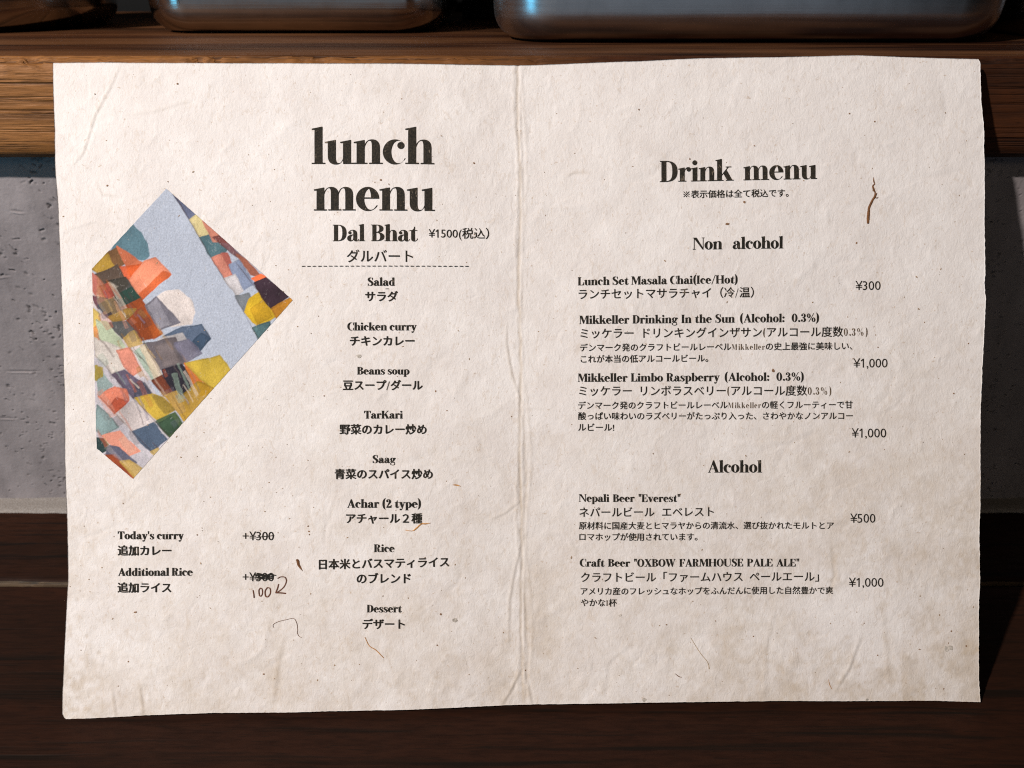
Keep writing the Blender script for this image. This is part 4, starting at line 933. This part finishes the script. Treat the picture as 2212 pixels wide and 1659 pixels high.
# ------------------------------------------------------------------ printed picture: a plain patchwork of watercolour washes
def z7(P): return [(168.4+x*.4172, 374.3+y*.4172) for x, y in P]
OUT = z7([(455, 78), (1112, 657), (283, 1583), (98, 1425), (75, 495)])
BLUE = (178, 184, 198)
PATCH = [
 (BLUE, 1, [(0, 0), (1300, 0), (1300, 1700), (0, 1700)]),
 ((196, 186, 190), .8, [(60, 800), (300, 950), (520, 1350), (300, 1600), (60, 1500)]),
 ((205, 190, 185), .8, [(60, 480), (200, 700), (420, 1000), (420, 1100), (230, 1000), (60, 900)]),
 ((94, 124, 136), 1, [(287, 264), (330, 305), (362, 365), (372, 430), (350, 455), (250, 430), (165, 402), (210, 340)]),
 ((217, 205, 200), 1, [(400, 640), (450, 608), (520, 600), (575, 645), (605, 720), (590, 780), (480, 800), (400, 720)]),
 # left fan of patches
 ((176, 140, 60), 1, [(75, 495), (150, 415), (215, 400), (190, 500), (110, 520)]),
 ((125, 90, 60), 1, [(155, 410), (210, 382), (250, 460), (205, 490)]),
 ((196, 110, 78), 1, [(205, 380), (350, 475), (330, 505), (285, 545), (240, 460)]),
 ((205, 90, 45), .95, [(205, 490), (350, 470), (300, 560), (240, 545)]),
 ((222, 138, 108), 1, [(268, 560), (350, 460), (400, 440), (475, 520), (330, 650)]),
 ((195, 88, 40), .85, [(330, 650), (322, 625), (440, 510), (475, 520)]),
 ((92, 76, 66), 1, [(95, 525), (205, 480), (260, 580), (180, 640)]),
 ((62, 58, 52), .95, [(150, 560), (250, 540), (290, 610), (190, 650)]),
 ((42, 66, 58), 1, [(180, 640), (280, 595), (325, 650), (205, 700)]),
 ((184, 108, 96), 1, [(78, 520), (120, 560), (185, 655), (130, 680), (78, 600)]),
 ((172, 82, 66), .9, [(110, 590), (160, 570), (185, 640), (150, 660)]),
 ((110, 70, 78), 1, [(80, 640), (150, 655), (180, 700), (110, 700)]),
 ((70, 60, 62), 1, [(110, 690), (190, 650), (225, 705), (160, 752)]),
 ((150, 72, 36), 1, [(225, 695), (320, 650), (380, 720), (435, 830), (320, 868), (270, 790)]),
 ((178, 88, 40), .8, [(320, 720), (385, 705), (435, 830), (390, 850)]),
 ((160, 124, 62), 1, [(160, 750), (245, 705), (300, 700), (260, 745), (190, 775)]),
 ((92, 92, 92), 1, [(165, 780), (250, 765), (300, 830), (225, 850)]),
 ((194, 160, 92), .9, [(235, 850), (290, 820), (335, 885), (270, 900)]),
 ((206, 176, 96), 1, [(80, 700), (115, 730), (130, 790), (90, 850), (80, 780)]),
 ((212, 140, 86), .9, [(90, 800), (130, 770), (150, 850), (95, 860)]),
 ((178, 188, 160), 1, [(100, 760), (150, 775), (245, 900), (190, 920), (120, 850)]),
 ((206, 196, 188), 1, [(90, 860), (230, 905), (270, 1000), (180, 1030), (95, 940)]),
 ((216, 140, 120), 1, [(205, 915), (270, 905), (330, 1020), (285, 1045), (240, 1000)]),
 ((116, 112, 122), 1, [(350, 685), (405, 640), (440, 680), (525, 770), (430, 810), (380, 740)]),
 ((150, 146, 156), .8, [(365, 690), (405, 650), (470, 780), (430, 800)]),
 ((92, 106, 128), 1, [(440, 850), (540, 800), (640, 785), (685, 855), (625, 920), (560, 900)]),
 ((60, 78, 100), .9, [(590, 880), (640, 830), (688, 858), (620, 915)]),
 ((196, 188, 186), .8, [(420, 860), (540, 830), (610, 940), (560, 985), (450, 900)]),
 ((104, 96, 100), 1, [(345, 885), (500, 850), (560, 985), (430, 1015), (385, 950)]),
 ((128, 116, 116), .8, [(400, 900), (480, 870), (525, 980), (450, 1000)]),
 ((122, 118, 138), .9, [(500, 880), (570, 860), (640, 930), (560, 975)]),
 ((150, 166, 150), .9, [(300, 925), (345, 900), (410, 1040), (390, 1075)]),
 ((205, 186, 160), .8, [(330, 900), (350, 895), (440, 1050), (400, 1060)]),
 ((116, 60, 42), 1, [(385, 1075), (440, 1050), (500, 1130), (450, 1150)]),
 ((44, 40, 50), 1, [(440, 1020), (540, 995), (598, 1060), (585, 1105), (520, 1160), (470, 1090)]),
 ((196, 112, 52), 1, [(555, 985), (590, 990), (690, 1130), (640, 1150), (590, 1070)]),
 ((200, 170, 66), 1, [(560, 985), (735, 945), (790, 1015), (705, 1110), (640, 1070)]),
 ((178, 138, 40), .95, [(520, 1165), (620, 1080), (705, 1110), (585, 1260), (540, 1220)]),
 ((188, 148, 60), 1, [(455, 1150), (510, 1130), (585, 1250), (550, 1280)]),
 ((96, 86, 104), 1, [(180, 1040), (240, 1020), (330, 1080), (385, 1145), (290, 1165), (230, 1100)]),
 ((70, 72, 86), .8, [(290, 1090), (345, 1085), (385, 1145), (300, 1160)]),
 ((182, 152, 60), 1, [(300, 1165), (385, 1145), (440, 1160), (500, 1220), (405, 1285), (350, 1230)]),
 ((128, 106, 48), .8, [(385, 1150), (435, 1160), (500, 1222), (450, 1240)]),
 ((74, 92, 62), 1, [(400, 1285), (500, 1240), (540, 1295), (475, 1365)]),
 ((52, 76, 60), .8, [(410, 1300), (480, 1260), (520, 1310), (470, 1350)]),
 ((78, 92, 112), 1, [(285, 1335), (390, 1295), (460, 1380), (380, 1440), (330, 1400)]),
 ((196, 184, 182), 1, [(190, 1240), (290, 1180), (400, 1280), (280, 1330)]),
 ((224, 132, 106), 1, [(105, 1145), (190, 1105), (250, 1120), (265, 1175), (190, 1240)]),
 ((186, 76, 48), .8, [(165, 1200), (200, 1165), (260, 1180), (190, 1240)]),
 ((146, 162, 160), 1, [(92, 1000), (130, 1040), (175, 1095), (110, 1140)]),
 ((170, 146, 50), .9, [(92, 1000), (120, 1005), (125, 1050), (96, 1070)]),
 ((132, 152, 152), 1, [(98, 1200), (145, 1240), (210, 1310), (130, 1360), (98, 1330)]),
 ((52, 72, 72), 1, [(98, 1370), (130, 1375), (170, 1420), (125, 1445), (98, 1425)]),
 ((224, 150, 128), 1, [(130, 1360), (215, 1335), (320, 1440), (245, 1470)]),
 ((98, 98, 116), 1, [(160, 1410), (210, 1420), (298, 1500), (240, 1490), (150, 1450)]),
 ((150, 72, 44), 1, [(142, 1460), (190, 1460), (296, 1575), (283, 1590)]),
 ((196, 162, 86), .9, [(220, 1495), (265, 1490), (330, 1530), (296, 1575)]),
 ((190, 160, 90), .9, [(380, 1445), (415, 1425), (420, 1440), (395, 1460)]),
 # right strip
 ((98, 104, 128), 1, [(492, 105), (520, 110), (612, 215), (575, 238)]),
 ((206, 190, 140), 1, [(575, 238), (612, 215), (650, 245), (680, 320), (630, 330)]),
 ((80, 108, 116), 1, [(630, 335), (690, 315), (765, 395), (750, 420), (690, 435)]),
 ((196, 128, 108), 1, [(645, 243), (730, 320), (780, 360), (700, 350)]),
 ((110, 60, 60), .9, [(700, 330), (745, 325), (830, 420), (880, 470), (780, 400)]),
 ((202, 130, 112), 1, [(695, 440), (770, 415), (815, 510), (760, 545)]),
 ((160, 84, 76), .8, [(740, 420), (770, 415), (825, 520), (800, 520)]),
 ((126, 136, 160), 1, [(780, 470), (830, 450), (910, 575), (840, 600)]),
 ((206, 200, 202), 1, [(755, 545), (810, 525), (850, 600), (810, 630)]),
 ((118, 122, 128), 1, [(808, 632), (880, 620), (905, 690), (860, 720)]),
 ((204, 166, 44), 1, [(885, 650), (935, 615), (1030, 730), (940, 800), (860, 715)]),
 ((182, 140, 34), .8, [(900, 700), (960, 650), (1000, 740), (930, 780)]),
 ((84, 112, 116), 1, [(905, 800), (990, 770), (1000, 800), (935, 855)]),
 ((150, 92, 74), 1, [(820, 420), (870, 450), (960, 540), (890, 520)]),
 ((226, 110, 66), 1, [(900, 545), (950, 520), (980, 545), (930, 565)]),
 ((58, 42, 52), 1, [(915, 570), (975, 545), (1095, 635), (1000, 700), (945, 630)]),
 ((188, 128, 44), 1, [(1000, 700), (1110, 645), (1112, 660), (1030, 750)]),
]
bx0, by0 = np.min(OUT, 0)-2; bx1, by1 = np.max(OUT, 0)+2
step = 1.7
gx = np.arange(bx0, bx1+step, step); gy = np.arange(by0, by1+step, step)
XX, YY = np.meshgrid(gx, gy)
nzA = value_noise(len(gy), len(gx), 12, 81); nzB = value_noise(len(gy), len(gx), 40, 82); nzC = value_noise(len(gy), len(gx), 4, 83); nzD = value_noise(len(gy), len(gx), 22, 84)
def inside_dist(P, X, Y):
    P = np.array(P); ins = np.zeros(X.shape, bool); D = np.full(X.shape, 1e9); n = len(P)
    for i in range(n):
        x1_, y1_ = P[i]; x2_, y2_ = P[(i+1) % n]
        cnd = ((y1_ > Y) != (y2_ > Y)) & (X < (x2_-x1_)*(Y-y1_)/((y2_-y1_) if y2_ != y1_ else 1e-9)+x1_)
        ins ^= cnd
        dx, dy = x2_-x1_, y2_-y1_; t = np.clip(((X-x1_)*dx+(Y-y1_)*dy)/(dx*dx+dy*dy+1e-9), 0, 1)
        D = np.minimum(D, np.hypot(X-x1_-t*dx, Y-y1_-t*dy))
    return np.where(ins, D, -D)
def rgb(c): return np.array(lin(*c))
img = np.zeros(XX.shape+(3,))
Xw = XX+nzA*1.3+nzC*.5; Yw = YY+np.roll(nzA, 9, 1)*1.3
for i, (c, al, P) in enumerate(PATCH):
    P = z7(P); d = inside_dist(P, Xw, Yw)
    cov = np.clip((d+(2.2 if i > 4 else 0))/1.3+.5, 0, 1)*al
    tone = 1+(.10*nzB+.09*nzA+.10*np.roll(nzD, i*13, 1)) if i else 1+.025*nzB
    if i > 4: tone = tone-.22*np.exp(-(np.maximum(d, 0)/1.5)**2)*(.6+.5*np.sin(i*1.7))
    cc = rgb(c)[None, None]*np.clip(tone, .45, 1.5)[..., None]
    img = img*(1-cov[..., None])+cc*cov[..., None]
rp_ = random.Random(3)
band = z7([(95, 520), (320, 640), (470, 860), (600, 1000), (640, 1130), (480, 1360), (300, 1560), (100, 1400)])
dband = inside_dist(band, XX, YY)
pal = [(188, 96, 60), (110, 96, 96), (205, 170, 110), (90, 104, 120), (222, 206, 190), (160, 120, 60), (80, 60, 60), (150, 170, 155), (214, 150, 128), (120, 116, 140)]
for k in range(125):
    x, y = z7([(rp_.uniform(80, 640), rp_.uniform(500, 1500))])[0]
    a_ = math.atan2(1.62, 1)+rp_.gauss(0, .10); L1 = rp_.uniform(6, 34); W1 = rp_.choice([.9, 1.4, 2, 3, 5, 9])
    ux, uy = math.cos(a_), math.sin(a_)
    q = [(x-ux*L1-uy*W1*-1, y-uy*L1-ux*W1), (x+ux*L1+uy*W1, y+uy*L1-ux*W1*.8), (x+ux*L1*.9-uy*W1, y+uy*L1+ux*W1), (x-ux*L1-uy*W1, y-uy*L1+ux*W1*.9)]
    d = inside_dist(q, Xw, Yw); cov = np.clip(d/1.2+.5, 0, 1)*np.clip(dband/4, 0, 1)*rp_.uniform(.12, .42)
    cov *= 1+.5*np.exp(-(np.maximum(d, 0)/1.2)**2)
    cov = np.clip(cov, 0, .8)
    img = img*(1-cov[..., None])+rgb(pal[rp_.randrange(len(pal))])[None, None]*cov[..., None]
for (xa, ya, xb, yb) in [(95, 520, 335, 860), (335, 860, 560, 1280), (205, 600, 470, 860), (90, 940, 290, 1165), (290, 1165, 475, 1365), (105, 1145, 390, 1450), (492, 105, 935, 855), (765, 395, 1000, 700), (645, 245, 1095, 635), (100, 760, 330, 960), (160, 750, 430, 1075)]:
    (xa, ya), (xb, yb) = z7([(xa, ya), (xb, yb)])
    d = inside_dist([(xa, ya), (xb, yb)], XX+nzA*1.0, YY+nzA*.8)
    ln_ = np.exp(-(d/.9)**2)*np.clip(.5+.4*nzD, 0, .85)
    img = img*(1-ln_[..., None])+rgb((70, 45, 40))[None, None]*ln_[..., None]
img *= 1.05
od_ = inside_dist(OUT, XX, YY)
# drop cells outside, snap the border to the outline
keepv = od_ > -step*1.0
Pout = np.array(OUT)
Xs, Ys = XX.copy(), YY.copy()
mask = (od_ < 0) & keepv
for yi, xi in np.argwhere(mask):
    x, y = XX[yi, xi], YY[yi, xi]; best = None
    for i in range(len(Pout)):
        a_, b_ = Pout[i], Pout[(i+1) % len(Pout)]; dd = b_-a_; t = min(1, max(0, ((x-a_[0])*dd[0]+(y-a_[1])*dd[1])/(dd@dd)))
        q = a_+t*dd; e = (q[0]-x)**2+(q[1]-y)**2
        if best is None or e < best[0]: best = (e, q)
    Xs[yi, xi], Ys[yi, xi] = best[1]
fc = grid_faces(len(gx), len(gy)); kv = keepv.ravel(); fc = fc[kv[fc].all(1)]
used = np.unique(fc); remap = np.full(kv.size, -1); remap[used] = np.arange(len(used))
P3 = surf(Xs.ravel()[used], Ys.ravel()[used], LIFT*.6)
me = mesh_np('printed_picture', P3, remap[fc][:, ::-1])
ca = me.color_attributes.new('paint', 'FLOAT_COLOR', 'POINT')
ca.data.foreach_set('color', np.c_[img.reshape(-1, 3)[used], np.ones(len(used))].astype(np.float32).ravel())
o = link('printed_picture', me, M_pic, menu); o['label'] = 'angular watercolour patchwork in blue, orange and yellow'
print('done')
